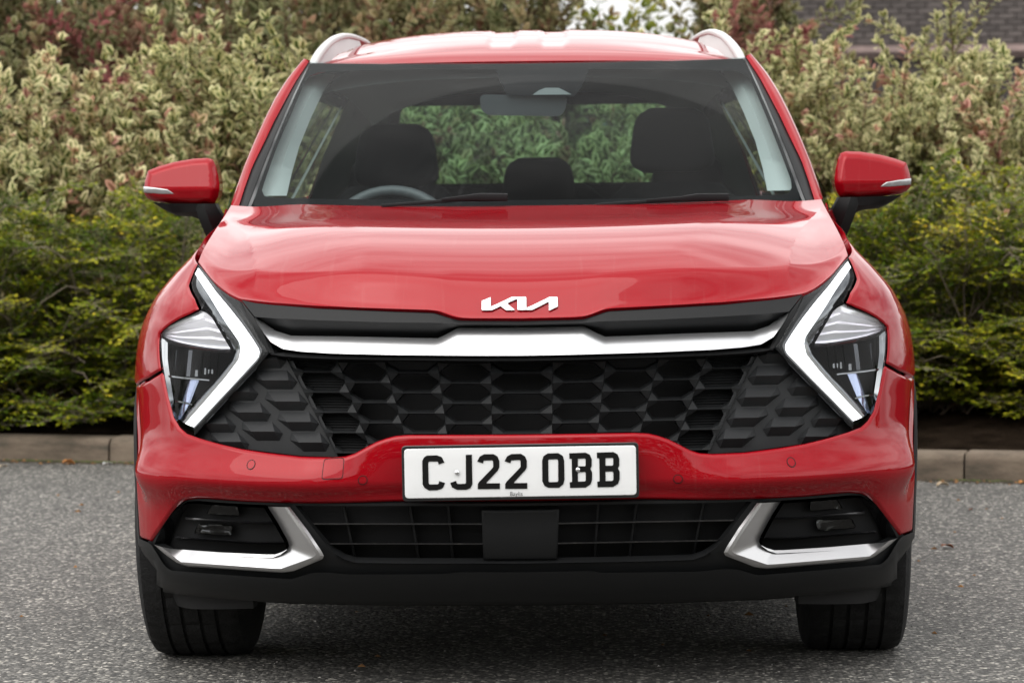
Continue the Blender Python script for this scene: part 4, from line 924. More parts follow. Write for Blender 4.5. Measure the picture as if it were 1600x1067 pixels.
# ---- door mirrors
MO = [(226.5, 267), (245, 260), (268, 253.5), (299, 248.2), (322, 247), (330, 250), (334.5, 258), (339, 274), (341.5, 288), (341.5, 298), (338, 310), (334, 317), (329, 319.2), (300, 319.5), (272, 319), (250, 317.5), (237, 315.5), (227, 311), (221.8, 305.5), (220.8, 296), (222, 284)]
Ym = 1.50; kz = None
mz = [(lambda p: (p[0], p[2]))(hitY(x, y, Ym)) for x, y in MO]
crz = hitY(280, 297, Ym)[2]
def mir_push(x, z):
    h = .35*np.maximum(crz-z, 0)+.22*np.maximum(z-crz-.004, 0)
    return h+.18*np.maximum(-x-.86, 0)+.25*np.maximum(.775+x, 0)
for sd in (1, -1):
    mr = empty('door_mirror'); mr.parent = car
    T = (lambda G: G) if sd == 1 else mirrorx
    pf = lambda u, v: np.stack([u, np.full_like(u, Ym), v], -1)
    oz = mz if sd == 1 else mir2(mz)
    patch('mirror_shell', oz, pf, M_RED, mr, grid=.008, fillet=.020, depth=1.0, thick=.09, back=(0, .09, 0), push=(mir_push if sd == 1 else (lambda x, z: mir_push(-x, z))), step=.006)
    bk = [(a*.985+(-.82 if sd == 1 else .82)*.015, b) for a, b in oz]
    patch('mirror_back', oz, lambda u, v: np.stack([u, np.full_like(u, Ym+.112), v], -1), M_BLK, mr, grid=.03, thick=0)
    ind = [(221.2, 291.5), (240, 293), (260, 296), (266, 299.5), (272, 304), (250, 304.2), (222, 301.5)]
    iz = [(lambda p: (p[0], p[2]))(hitY(x, y, Ym)) for x, y in ind]; iz = iz if sd == 1 else mir2(iz)
    ms = mir_push if sd == 1 else (lambda x, z: mir_push(-x, z))
    patch('indicator', iz, pf, pmat('indicator_lens', (.40, .41, .42), rough=.2, metal=.5, coat=.4) if sd == 1 else bpy.data.materials['indicator_lens'], mr, grid=.006, fillet=.004, thick=.02, back=(0, .03, 0), push=lambda x, z, ms=ms: ms(x, z)-.0015, step=.004)
    AR = [[(238, 316.5), (262, 318.5), (300, 318.5), (336, 318)], [(250, 325), (268, 331), (296, 331), (344, 332)], [(262, 331.5), (276, 337.8), (304, 338.8), (348, 352)]]
    g = np.array([[hitY(x, y, Ym+.045) for x, y in AR[0]], [hitY(x, y, Ym+.03) for x, y in AR[1]], [hitY(x, y, Ym+.055) for x, y in AR[2]]])
    arm = np.array([[hitY(x, y, Y) for x, y, Y in r] for r in ([(303, 319, 1.54), (307, 330, 1.53), (311, 343, 1.53), (318, 360, 1.54), (326, 378, 1.56)], [(318, 318.5, 1.51), (322, 331, 1.505), (327, 345, 1.51), (334, 362, 1.53), (344, 380, 1.56)], [(336, 318.5, 1.53), (344, 333, 1.53), (353, 346, 1.55), (362, 362, 1.57), (372, 380, 1.60)])])
    g[:, -1] = g[:, -1]
    grid_mesh('mirror_base', T(np.array([[hitY(x, y, Y) for x, y, Y in r] for r in ([(238, 316, 1.56), (262, 318, 1.53), (290, 318.5, 1.53), (312, 318.5, 1.53)], [(252, 325, 1.56), (270, 331, 1.54), (292, 332, 1.54), (312, 331, 1.53)], [(262, 331, 1.58), (277, 337.5, 1.57), (300, 338.5, 1.56), (312, 343, 1.56)], [(262, 330, 1.64), (277, 336, 1.64), (300, 337, 1.64), (312, 340, 1.64)])])), M_BLK, mr, ang=40)
    arm2 = np.concatenate([arm, (arm[2]+np.array([0.0, .07, 0]))[None], (arm[0]+np.array([0, .07, 0]))[None]], 0)
    grid_mesh('mirror_arm', T(np.concatenate([arm2, arm2[:1]], 0)), M_BLK, mr, ang=40)

# ---- wipers
def wiper(pts, w, parent):
    "pixel path on the glass -> blade and arm"
    P = np.array([hitY(x, y, Y) for x, y, Y in pts])
    sweep('wiper_blade', P, [(-.006, -.008), (.006, -.008), (.005, .010), (-.005, .010)], M_BLK, parent)
M_WIP = pmat('wiper_black', (.007, .007, .008), rough=.6, spec=.2)
wp = empty('wiper'); wp.parent = car
sweep('wiper_blade', np.array([hitY(x, y, Y) for x, y, Y in ((596, 321.5, 1.105), (660, 316.5, 1.105), (720, 312, 1.11), (790, 311.5, 1.11))]), rounded([(-.005, -.005), (.005, -.005), (.004, .004), (-.004, .004)], .002, 2), M_WIP, wp)
sweep('wiper_arm', np.array([hitY(x, y, Y) for x, y, Y in ((690, 312.5, 1.085), (722, 309.5, 1.085), (750, 308, 1.085), (793, 308.5, 1.085))]), rounded([(-.008, -.008), (.008, -.008), (.008, .008), (-.008, .008)], .004, 2), M_WIP, wp, scale=[.5, .8, 1.25, 1.25])
wp = empty('wiper'); wp.parent = car
sweep('wiper_blade', np.array([hitY(x, y, Y) for x, y, Y in ((930, 320.5, 1.105), (985, 316.5, 1.105), (1060, 312.5, 1.12), (1134, 311.5, 1.13))]), rounded([(-.005, -.005), (.005, -.005), (.004, .004), (-.004, .004)], .002, 2), M_WIP, wp)
sweep('wiper_arm', np.array([hitY(x, y, Y) for x, y, Y in ((1010, 314, 1.09), (1065, 310.5, 1.09), (1090, 308.5, 1.10), (1138, 308.5, 1.11))]), rounded([(-.008, -.008), (.008, -.008), (.008, .008), (-.008, .008)], .004, 2), M_WIP, wp, scale=[.5, .8, 1.25, 1.25])

# ---- cabin
bm = bmesh.new(); bm_box(bm, (0, 2.9, .45), (1.6, 3.0, .05)); bm_obj('cabin_floor', bm, M_CABIN, car)
G = np.array([[(x, y+.10*(x/.75)**2, z) for x in np.linspace(-.76, .76, 21)] for y, z in ((1.22, 1.055), (1.45, 1.075), (1.62, 1.075), (1.70, 1.04), (1.72, .9), (1.74, .5))])
grid_mesh('dashboard', G, M_CABIN, car, ang=60)
for sd in (1, -1):
    grid_mesh('door_trim', np.array([[(-sd*.79, y, z) for y in (1.35, 2.4, 3.9)] for z in (.45, .8, 1.11)]), M_CABIN, car)
sw_ = empty('steering_wheel', (-.385, 1.80, .985)); sw_.parent = car; sw_.rotation_euler = (R(-26), 0, 0)
bm = bmesh.new()
for i in range(40):
    for j in range(10):
        a = 2*math.pi*i/40; b = 2*math.pi*j/10; rr_ = .182+.016*math.cos(b); bm.verts.new((rr_*math.cos(a), .016*math.sin(b), rr_*math.sin(a)))
bm.verts.ensure_lookup_table()
for i in range(40):
    for j in range(10): bm.faces.new([bm.verts[i*10+j], bm.verts[((i+1) % 40)*10+j], bm.verts[((i+1) % 40)*10+(j+1) % 10], bm.verts[i*10+(j+1) % 10]])
bm_obj('rim', bm, pmat('wheel_leather', (.10, .105, .11), rough=.45), sw_, ang=80)
bm = bmesh.new(); bm_box(bm, (0, -.02, -.02), (.16, .05, .12), bev=.02); bm_box(bm, (0, 0, 0), (.34, .02, .03), bev=.008); bm_box(bm, (0, 0, -.09), (.03, .02, .17), bev=.008); bm_obj('hub', bm, M_CABIN, sw_)
def seat(x, y, top, w, lean=R(14)):
    st = empty('seat', (x, y, .5)); st.parent = car
    def cushion(name, cz, hw, hh, d, rotx, yy, taper=.86):
        rings = []
        for v in np.linspace(-1, 1, 13):
            k = (1-abs(v)**6*.35); ww = hw*(1-(1-taper)*(v+1)/2)
            rings.append([(ww*k*math.copysign(abs(math.cos(a))**.45, math.cos(a)), d*k*math.copysign(abs(math.sin(a))**.6, math.sin(a)), v*hh) for a in np.linspace(0, 2*math.pi, 28, endpoint=False)])
        bm = bmesh.new(); G = np.array(rings); vs = [[bm.verts.new(p) for p in r_] for r_ in G]
        for i in range(12):
            for j in range(28): bm.faces.new([vs[i][j], vs[i][(j+1) % 28], vs[i+1][(j+1) % 28], vs[i+1][j]])
        bm.faces.new(vs[0][::-1]); bm.faces.new(vs[-1])
        bmesh.ops.transform(bm, matrix=Matrix.Translation((0, yy, cz)) @ Matrix.Rotation(rotx, 4, 'X'), verts=bm.verts)
        return bm_obj(name, bm, M_SEAT, st, ang=70)
    cushion('backrest', .32, w, .34, .07, -lean, .08)
    cushion('cushion', .02, w, .25, .08, R(-82), -.18, taper=1.0)
    cushion('headrest', top-.5-.10, .135, .095, .055, -R(6), .155, taper=.8)
    return st
seat(-.40, 2.28, 1.345, .255); seat(.43, 2.32, 1.385, .265)
seat(0.02, 3.42, 1.24, .30, R(22)); seat(-.50, 3.42, 1.25, .24, R(22)); seat(.52, 3.42, 1.25, .24, R(22))
# interior mirror and camera pod
rv = np.array([hitY(x, y, 1.72) for x, y in rounded([(749, 148), (886, 150), (885, 168), (876, 182), (762, 180), (752, 173)], 10, 4)])
bm = bmesh.new(); f1 = [bm.verts.new(p) for p in rv]; f2 = [bm.verts.new(p+np.array([0, .04, 0])) for p in rv]; bm.faces.new(f1); bm.faces.new(f2[::-1])
for i in range(len(f1)): bm.faces.new([f1[i], f2[i], f2[(i+1) % len(f1)], f1[(i+1) % len(f1)]])
bm_obj('interior_mirror', bm, pmat('mirror_casing', (.06, .065, .07), rough=.35), car, ang=40)
pod = patch('camera_pod', [tuple(newton(wind, x, y, (0, .85))*np.array([.7, .95])) for x, y in ((832, 148), (842, 141), (852, 137), (873, 137), (883, 142), (893, 147.5))], lambda s, t: wind_m(s, t)+np.array([0, -.003, .002]), pmat('pod_grey', (.10, .11, .11), rough=.4), windscreen, grid=.03, thick=0)

# ================================================================== GROUND AND KERB
def ground_mat():
    m = bpy.data.materials.new('asphalt'); m.use_nodes = True; N, L = nodes_of(m); b = N['Principled BSDF']
    t = N.new('ShaderNodeTexCoord')
    v = N.new('ShaderNodeTexVoronoi'); v.inputs['Scale'].default_value = 105; v.inputs['Randomness'].default_value = 1
    v2 = N.new('ShaderNodeTexVoronoi'); v2.inputs['Scale'].default_value = 40
    n = N.new('ShaderNodeTexNoise'); n.inputs['Scale'].default_value = 1.1; n.inputs['Detail'].default_value = 8; n.inputs['Roughness'].default_value = .6
    for x in (v, v2, n): L.new(t.outputs['Object'], x.inputs['Vector'])
    sp = N.new('ShaderNodeSeparateColor'); L.new(v.outputs['Color'], sp.inputs[0])
    r = N.new('ShaderNodeValToRGB'); e = r.color_ramp.elements
    e[0].position = 0; e[0].color = (.05, .049, .047, 1); e[1].position = 1; e[1].color = (.55, .52, .46, 1)
    for p, c in ((.25, .062), (.6, .115), (.88, .22)): q = e.new(p); q.color = (c, c*.955, c*.88, 1)
    L.new(sp.outputs[0], r.inputs[0])
    # dark binder between the chips
    dd = N.new('ShaderNodeMapRange'); dd.inputs['From Min'].default_value = .25; dd.inputs['From Max'].default_value = .75; dd.inputs['To Min'].default_value = 1.08; dd.inputs['To Max'].default_value = .55
    L.new(v.outputs['Distance'], dd.inputs[0])
    big = N.new('ShaderNodeMapRange'); big.inputs['From Min'].default_value = .3; big.inputs['From Max'].default_value = .7; big.inputs['To Min'].default_value = .78; big.inputs['To Max'].default_value = 1.2
    L.new(n.outputs[0], big.inputs[0])
    mu = N.new('ShaderNodeMath'); mu.operation = 'MULTIPLY'; L.new(dd.outputs[0], mu.inputs[0]); L.new(big.outputs[0], mu.inputs[1])
    mx_ = N.new('ShaderNodeMix'); mx_.data_type = 'RGBA'; mx_.blend_type = 'MULTIPLY'; mx_.inputs['Factor'].default_value = 1
    L.new(r.outputs[0], mx_.inputs['A']); L.new(mu.outputs[0], mx_.inputs['B']); L.new(mx_.outputs['Result'], b.inputs['Base Color'])
    b.inputs['Roughness'].default_value = .78
    ad = N.new('ShaderNodeMath'); ad.operation = 'ADD'; L.new(v.outputs['Distance'], ad.inputs[0]); L.new(v2.outputs['Distance'], ad.inputs[1])
    bp = N.new('ShaderNodeBump'); bp.inputs['Strength'].default_value = .9; bp.inputs['Distance'].default_value = .004; bp.invert = True
    L.new(ad.outputs[0], bp.inputs['Height']); L.new(bp.outputs[0], b.inputs['Normal'])
    return m
M_ASP = ground_mat()
g = mesh_obj('ground', [(-400, -400, 0), (400, -400, 0), (400, 400, 0), (-400, 400, 0)], [(0, 1, 2, 3)], M_ASP); tag(g, kind='structure')

KL, KR = hitZ(100, 721.5), hitZ(1510, 751.5)
kd = (KR-KL); kd[2] = 0; KLEN = np.linalg.norm(kd); kd /= KLEN; kn = np.array([-kd[1], kd[0], 0])      # along, and away from the camera
J1 = hitZ(171, 722.5); J2 = hitZ(1506.5, 751)
t1, t2 = (J1-KL) @ kd, (J2-KL) @ kd; nst = max(1, round((t2-t1)/.915)); LST = (t2-t1)/nst
def kpt(t, n, z): p = KL+kd*t+kn*n; return np.array([p[0], p[1], z])
def kerb_mat():
    m = pmat('kerb_concrete', (.20, .17, .15), rough=.9, bump=(70, .5, .004)); N, L = nodes_of(m); b = N['Principled BSDF']
    t = N.new('ShaderNodeTexCoord'); n = N.new('ShaderNodeTexNoise'); n.inputs['Scale'].default_value = 5; n.inputs['Detail'].default_value = 9; n.inputs['Roughness'].default_value = .65
    geo = N.new('ShaderNodeObjectInfo'); mp_ = N.new('ShaderNodeMapping'); L.new(t.outputs['Object'], mp_.inputs[0]); mp_.inputs['Scale'].default_value = (1, 1, 3.5)
    L.new(geo.outputs['Random'], mp_.inputs['Location']); L.new(mp_.outputs[0], n.inputs['Vector'])
    r = N.new('ShaderNodeValToRGB'); e = r.color_ramp.elements; e[0].position = .30; e[0].color = (.055, .05, .036, 1); e[1].position = .72; e[1].color = (.20, .16, .118, 1); q = e.new(.47); q.color = (.125, .096, .070, 1)
    L.new(n.outputs[0], r.inputs[0]); L.new(r.outputs[0], b.inputs['Base Color']); return m
M_KERB = kerb_mat()
kerb = empty('kerb', tuple(kpt(0, 0, 0))); tag(kerb, kind='structure')
prof = rounded([(0, -.08), (.012, .082), (.030, .102), (.13, .106), (.13, -.08)], .012, 3)
i0 = int(math.floor((-5-t1)/LST)); i1 = int(math.ceil((KLEN+5-t1)/LST))
for i in range(i0, i1):
    a, b = t1+i*LST+.004, t1+(i+1)*LST-.004; jz, jn = random.uniform(-.004, .004), random.uniform(-.003, .003)
    c = kpt((a+b)/2, jn, jz); bm = bmesh.new(); rings = []
    for s_ in (-(b-a)/2, -(b-a)/2+.006, (b-a)/2-.006, (b-a)/2):
        k = .97 if abs(s_) > (b-a)/2-.001 else 1.0
        rings.append([bm.verts.new(tuple(kd*s_+kn*(.065+(n_-.065)*k)+np.array([0, 0, z_*(k if z_ > 0 else 1)]))) for n_, z_ in prof])
    m_ = len(prof)
    for r0, r1 in zip(rings[:-1], rings[1:]):
        for j in range(m_): bm.faces.new([r0[j], r1[j], r1[(j+1) % m_], r0[(j+1) % m_]])
    bm.faces.new(rings[0]); bm.faces.new(rings[-1][::-1])
    o = bm_obj('kerb_stone', bm, M_KERB, None, ang=40); o.parent = kerb; o.location = tuple(c-np.array(kerb.location))
# soil bed
M_SOIL = pmat('soil', (.014, .010, .007), rough=.95, spec=0.0, bump=(40, 1.0, .02), var=(9, .5, 8))
nx, ny = 90, 40; V = []
for j in range(ny+1):
    for i in range(nx+1):
        d = .12+22*(j/ny)**1.6; t_ = -14+(KLEN+28)*i/nx
        V.append(kpt(t_, d, .085+.10*float(smooth(0, 1.2, d))+random.uniform(-.012, .012)*(1 if j else 0)+.02*max(0, d-2)))
soil = mesh_obj('planting_bed', V, [(j*(nx+1)+i, j*(nx+1)+i+1, (j+1)*(nx+1)+i+1, (j+1)*(nx+1)+i) for j in range(ny) for i in range(nx)], M_SOIL); tag(soil, kind='structure')
def bed_z(d): return .085+.10*float(smooth(0, 1.2, d))+.02*max(0, d-2)

# gutter dirt, moss and grit: uncountable specks
def specks(name, pts, size, mat, label):
    n = len(pts); tet = np.array([(1, 0, 0), (-.5, .87, 0), (-.5, -.87, 0), (0, 0, .9)]); F0 = np.array([(0, 1, 3), (1, 2, 3), (2, 0, 3)])
    sc = np.array(size)*RNG.uniform(.4, 1.4, n); ang = RNG.uniform(0, 6.28, n); ca, sa = np.cos(ang), np.sin(ang); st = RNG.uniform(.5, 1.3, (n, 1))
    v = tet[None]*sc[:, None, None]; x = v[..., 0]*ca[:, None]-v[..., 1]*sa[:, None]*st; y = v[..., 0]*sa[:, None]+v[..., 1]*ca[:, None]*st
    V = np.stack([x, y, v[..., 2]*.6], -1)+np.asarray(pts)[:, None]; F = (np.arange(n)[:, None, None]*4+F0[None]).reshape(-1, 3)
    me = bpy.data.meshes.new(name); me.from_pydata(V.reshape(-1, 3).tolist(), [], F.tolist()); me.materials.append(mat)
    return tag(link(bpy.data.objects.new(name, me)), label, None, None, 'stuff')
M_DIRT = pmat('gutter_dirt', (.045, .036, .024), rough=.95, var=(30, .6))
M_MOSS = pmat('moss', (.06, .075, .02), rough=.95, var=(20, .5))
M_GRIT = pmat('pale_grit', (.46, .44, .41), rough=.8, var=(60, .4))
pts = [kpt(random.uniform(-4, KLEN+4), -abs(random.gauss(0, .035))-.002, 0.0) for _ in range(9000)]
specks('gutter_dirt', pts, .009, M_DIRT, 'dark dirt gathered along the foot of the kerb')
pts = []
for _ in range(60):
    c = random.uniform(-3, KLEN+3); w_ = random.uniform(.03, .16); pts += [kpt(c+random.gauss(0, w_), -abs(random.gauss(0, .015)), 0.004) for _ in range(40)]
specks('moss', pts, .008, M_MOSS, 'green moss specks along the foot of the kerb')
pts = []
for _ in range(2600):
    y = -1.0+6.2*random.random()**1.0; x = random.uniform(-2.6, 2.6); pts.append((x, y, 0.0))
specks('grit', pts, [random.choice((.002, .0025, .003, .004)) for _ in pts], M_GRIT, 'small pale stones loose on the asphalt')
M_LIT = pmat('leaf_litter', (.20, .10, .035), rough=.9, var=(25, .7))
pts = [kpt(random.uniform(-4, KLEN+4), -abs(random.gauss(0, .06))-.004, .003) for _ in range(420)]+[(random.uniform(-2.6, 2.6), random.uniform(0, 4.8), .001) for _ in range(90)]
specks('leaf_litter', pts, .011, M_LIT, 'small brown bits of leaf litter along the kerb foot')
M_DGRIT = pmat('dark_grit', (.03, .028, .027), rough=.9)
pts = [(random.uniform(-2.6, 2.6), -1+6.2*random.random(), 0.0) for _ in range(2600)]
specks('dark_grit', pts, .0035, M_DGRIT, 'small dark stones loose on the asphalt')

# ================================================================== FOLIAGE
def leaf_mat(name, ramp, edge=None, trans=.30, rough=.45):
    """colour from the per-leaf random attribute; edge = cream margin colour for variegated leaves"""
    m = bpy.data.materials.new(name); m.use_nodes = True; N, L = nodes_of(m); b = N['Principled BSDF']; o = [n for n in N if n.type == 'OUTPUT_MATERIAL'][0]
    at = N.new('ShaderNodeAttribute'); at.attribute_name = 'rnd'; r = N.new('ShaderNodeValToRGB'); e = r.color_ramp.elements
    e[0].position = ramp[0][0]; e[0].color = (*ramp[0][1], 1); e[1].position = ramp[-1][0]; e[1].color = (*ramp[-1][1], 1)
    for p, c in ramp[1:-1]: q = e.new(p); q.color = (*c, 1)
    L.new(at.outputs['Fac'], r.inputs[0]); col = r.outputs[0]
    if edge:
        uv = N.new('ShaderNodeUVMap'); sx = N.new('ShaderNodeSeparateXYZ'); L.new(uv.outputs[0], sx.inputs[0])
        nn = N.new('ShaderNodeTexNoise'); nn.inputs['Scale'].default_value = 4; tcn = N.new('ShaderNodeTexCoord'); mpp = N.new('ShaderNodeMapping'); mpp.inputs['Scale'].default_value = (30, 30, 30); L.new(tcn.outputs['Object'], mpp.inputs[0]); L.new(mpp.outputs[0], nn.inputs['Vector'])
        ma = N.new('ShaderNodeMath'); ma.operation = 'ADD'; L.new(sx.outputs[0], ma.inputs[0])
        mm = N.new('ShaderNodeMapRange'); mm.inputs['To Min'].default_value = -.3; mm.inputs['To Max'].default_value = .3; L.new(nn.outputs[0], mm.inputs[0]); L.new(mm.outputs[0], ma.inputs[1])
        f = N.new('ShaderNodeMapRange'); f.inputs['From Min'].default_value = .42; f.inputs['From Max'].default_value = .62; L.new(ma.outputs[0], f.inputs[0])
        er = N.new('ShaderNodeValToRGB'); ee = er.color_ramp.elements; ee[0].position = edge[0][0]; ee[0].color = (*edge[0][1], 1); ee[1].position = edge[-1][0]; ee[1].color = (*edge[-1][1], 1)
        for p, c in edge[1:-1]: q = ee.new(p); q.color = (*c, 1)
        L.new(at.outputs['Fac'], er.inputs[0])
        x = N.new('ShaderNodeMix'); x.data_type = 'RGBA'; L.new(f.outputs[0], x.inputs['Factor']); L.new(col, x.inputs['A']); L.new(er.outputs[0], x.inputs['B']); col = x.outputs['Result']
    L.new(col, b.inputs['Base Color']); b.inputs['Roughness'].default_value = rough; b.inputs['Specular IOR Level'].default_value = .06
    tr = N.new('ShaderNodeBsdfTranslucent'); L.new(col, tr.inputs[0]); ms = N.new('ShaderNodeMixShader'); ms.inputs[0].default_value = trans
    L.new(b.outputs[0], ms.inputs[1]); L.new(tr.outputs[0], ms.inputs[2]); L.new(ms.outputs[0], o.inputs[0])
    return m
LEAF6 = np.array([(0, 0, 0), (.28, -.40, .10), (.68, -.34, .10), (1, 0, -.06), (.68, .34, .10), (.28, .40, .10), (.5, 0, -.02)])
LEAF6_UV = np.array([(0.0, 0), (1, .28), (1, .68), (.75, 1), (1, .68), (1, .28), (0, .5)])
LEAF6_F = [(0, 6, 2, 1), (6, 3, 2), (0, 5, 4, 6), (6, 4, 3)]
def leaf_frames(D, Nn):
    D = D/np.linalg.norm(D, axis=1, keepdims=True); Sx = np.cross(Nn, D); Sx /= np.maximum(np.linalg.norm(Sx, axis=1, keepdims=True), 1e-9); U = np.cross(D, Sx); return D, Sx, U
def leaf_mesh(name, P, D, Nn, Ln, Wd, rnd, mat, simple=False):
    D, Sx, U = leaf_frames(D, Nn); n = len(P)
    if simple:
        T = np.array([(0, 0, 0), (.5, -.5, .06), (1, 0, 0), (.5, .5, .06)]); FT = [(0, 1, 2, 3)]; UVT = None
    else: T, FT, UVT = LEAF6, LEAF6_F, LEAF6_UV
    V = P[:, None]+T[None, :, 0:1]*(D*Ln[:, None])[:, None]+T[None, :, 1:2]*(Sx*Wd[:, None])[:, None]+T[None, :, 2:3]*(U*Wd[:, None])[:, None]
    k = len(T); me = bpy.data.meshes.new(name)
    nv = n*k; me.vertices.add(nv); me.vertices.foreach_set('co', V.reshape(-1).astype(np.float32))
    lens = np.array([len(f) for f in FT]); flat = np.concatenate([np.array(f) for f in FT]); nl = len(flat)
    idx = (np.arange(n)[:, None]*k+flat[None]).reshape(-1)
    me.loops.add(n*nl); me.loops.foreach_set('vertex_index', idx.astype(np.int32))
    me.polygons.add(n*len(FT)); st = np.r_[0, np.cumsum(lens)[:-1]]
    me.polygons.foreach_set('loop_start', (np.arange(n)[:, None]*nl+st[None]).reshape(-1).astype(np.int32))
    me.polygons.foreach_set('loop_total', np.tile(lens, n).astype(np.int32))
    me.update(calc_edges=True)
    me.polygons.foreach_set('use_smooth', np.ones(n*len(FT), bool))
    a = me.attributes.new('rnd', 'FLOAT', 'POINT'); a.data.foreach_set('value', np.repeat(rnd, k).astype(np.float32))
    if UVT is not None:
        uv = me.uv_layers.new(name='UVMap'); uv.data.foreach_set('uv', np.tile(UVT[flat], (n, 1)).reshape(-1).astype(np.float32))
    me.materials.append(mat); return me
def tubes_mesh(name, paths, radii, mat, sides=4):
    VV = []; FF = []; base = 0; groups = {}
    for P, r in zip(paths, radii): groups.setdefault(len(P), []).append((P, r))
    A = np.linspace(0, 2*math.pi, sides, endpoint=False); ca, sa = np.cos(A), np.sin(A)
    for n, items in groups.items():
        P = np.array([q[0] for q in items]); rr = np.array([q[1] for q in items]); m = len(P)
        t = np.concatenate([P[:, 1:2]-P[:, :1], P[:, 2:]-P[:, :-2], P[:, -1:]-P[:, -2:-1]], 1); t /= np.maximum(np.linalg.norm(t, axis=2, keepdims=True), 1e-9)
        s_ = np.cross(t, np.array([.3, .9, .1])); s_ /= np.maximum(np.linalg.norm(s_, axis=2, keepdims=True), 1e-9); u_ = np.cross(s_, t)
        r = rr[:, :1]+(rr[:, 1:]-rr[:, :1])*np.linspace(0, 1, n)[None]
        V = P[:, :, None]+(s_[:, :, None]*ca[None, None, :, None]+u_[:, :, None]*sa[None, None, :, None])*r[:, :, None, None]
        i, j = np.meshgrid(np.arange(n-1), np.arange(sides), indexing='ij'); j2 = (j+1) % sides
        q = np.stack([i*sides+j, i*sides+j2, (i+1)*sides+j2, (i+1)*sides+j], -1).reshape(-1, 4)
        FF.append((base+np.arange(m)[:, None, None]*n*sides+q[None]).reshape(-1, 4)); VV.append(V.reshape(-1, 3)); base += m*n*sides
    V = np.concatenate(VV).astype(np.float32); F = np.concatenate(FF).astype(np.int32)
    me = bpy.data.meshes.new(name); me.vertices.add(len(V)); me.vertices.foreach_set('co', V.ravel()); me.loops.add(F.size); me.loops.foreach_set('vertex_index', F.ravel())
    me.polygons.add(len(F)); me.polygons.foreach_set('loop_start', np.arange(len(F), dtype=np.int32)*4); me.polygons.foreach_set('loop_total', np.full(len(F), 4, np.int32)); me.update(calc_edges=True)
    me.polygons.foreach_set('use_smooth', np.ones(len(F), bool)); me.materials.append(mat); return me
M_DOG = leaf_mat('variegated_leaf', [(0, (.055, .085, .02)), (.5, (.10, .135, .036)), (.80, (.15, .16, .05)), (.92, (.18, .10, .05)), (1, (.22, .08, .06))],
                 edge=[(0, (.50, .46, .20)), (.45, (.74, .70, .40)), (.80, (.76, .66, .40)), (.92, (.60, .33, .22)), (1, (.62, .34, .28))], trans=.25)
M_OLIVE = leaf_mat('autumn_leaf', [(0, (.055, .07, .022)), (.35, (.11, .12, .04)), (.6, (.17, .15, .055)), (.8, (.21, .16, .075)), (1, (.24, .11, .07))],
                   edge=[(0, (.25, .26, .13)), (.5, (.38, .36, .20)), (.8, (.38, .30, .17)), (1, (.36, .18, .13))], trans=.3)
M_RUSSET = leaf_mat('russet_leaf', [(0, (.09, .06, .03)), (.4, (.17, .07, .05)), (.75, (.24, .06, .07)), (1, (.30, .09, .09))], edge=[(0, (.22, .18, .10)), (.5, (.32, .17, .12)), (1, (.36, .14, .14))], trans=.3)
M_YEL = leaf_mat('yellow_green_leaf', [(0, (.09, .13, .02)), (.5, (.22, .25, .04)), (1, (.42, .33, .04))], trans=.4)
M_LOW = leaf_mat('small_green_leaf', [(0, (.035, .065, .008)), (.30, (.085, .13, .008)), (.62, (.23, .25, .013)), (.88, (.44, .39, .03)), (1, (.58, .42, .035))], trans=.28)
M_STEM = pmat('red_brown_stem', (.10, .035, .028), rough=.6, var=(20, .4))
M_TWIG = pmat('grey_brown_twig', (.16, .13, .095), rough=.8, var=(20, .4))
LEAF_ONE = {}
def one_leaf(mat, kind):
    "a single leaf mesh, shared by the individually placed leaves"
    key = (mat.name, kind)
    if key not in LEAF_ONE:
        LEAF_ONE[key] = leaf_mesh('leaf', np.zeros((1, 3)), np.array([[0, 0, 1.0]]), np.array([[0, -1.0, 0]]), np.array([1.0]), np.array([.66]), np.array([[.15, .4, .6, .75, .95][kind]]), mat)
    return LEAF_ONE[key]
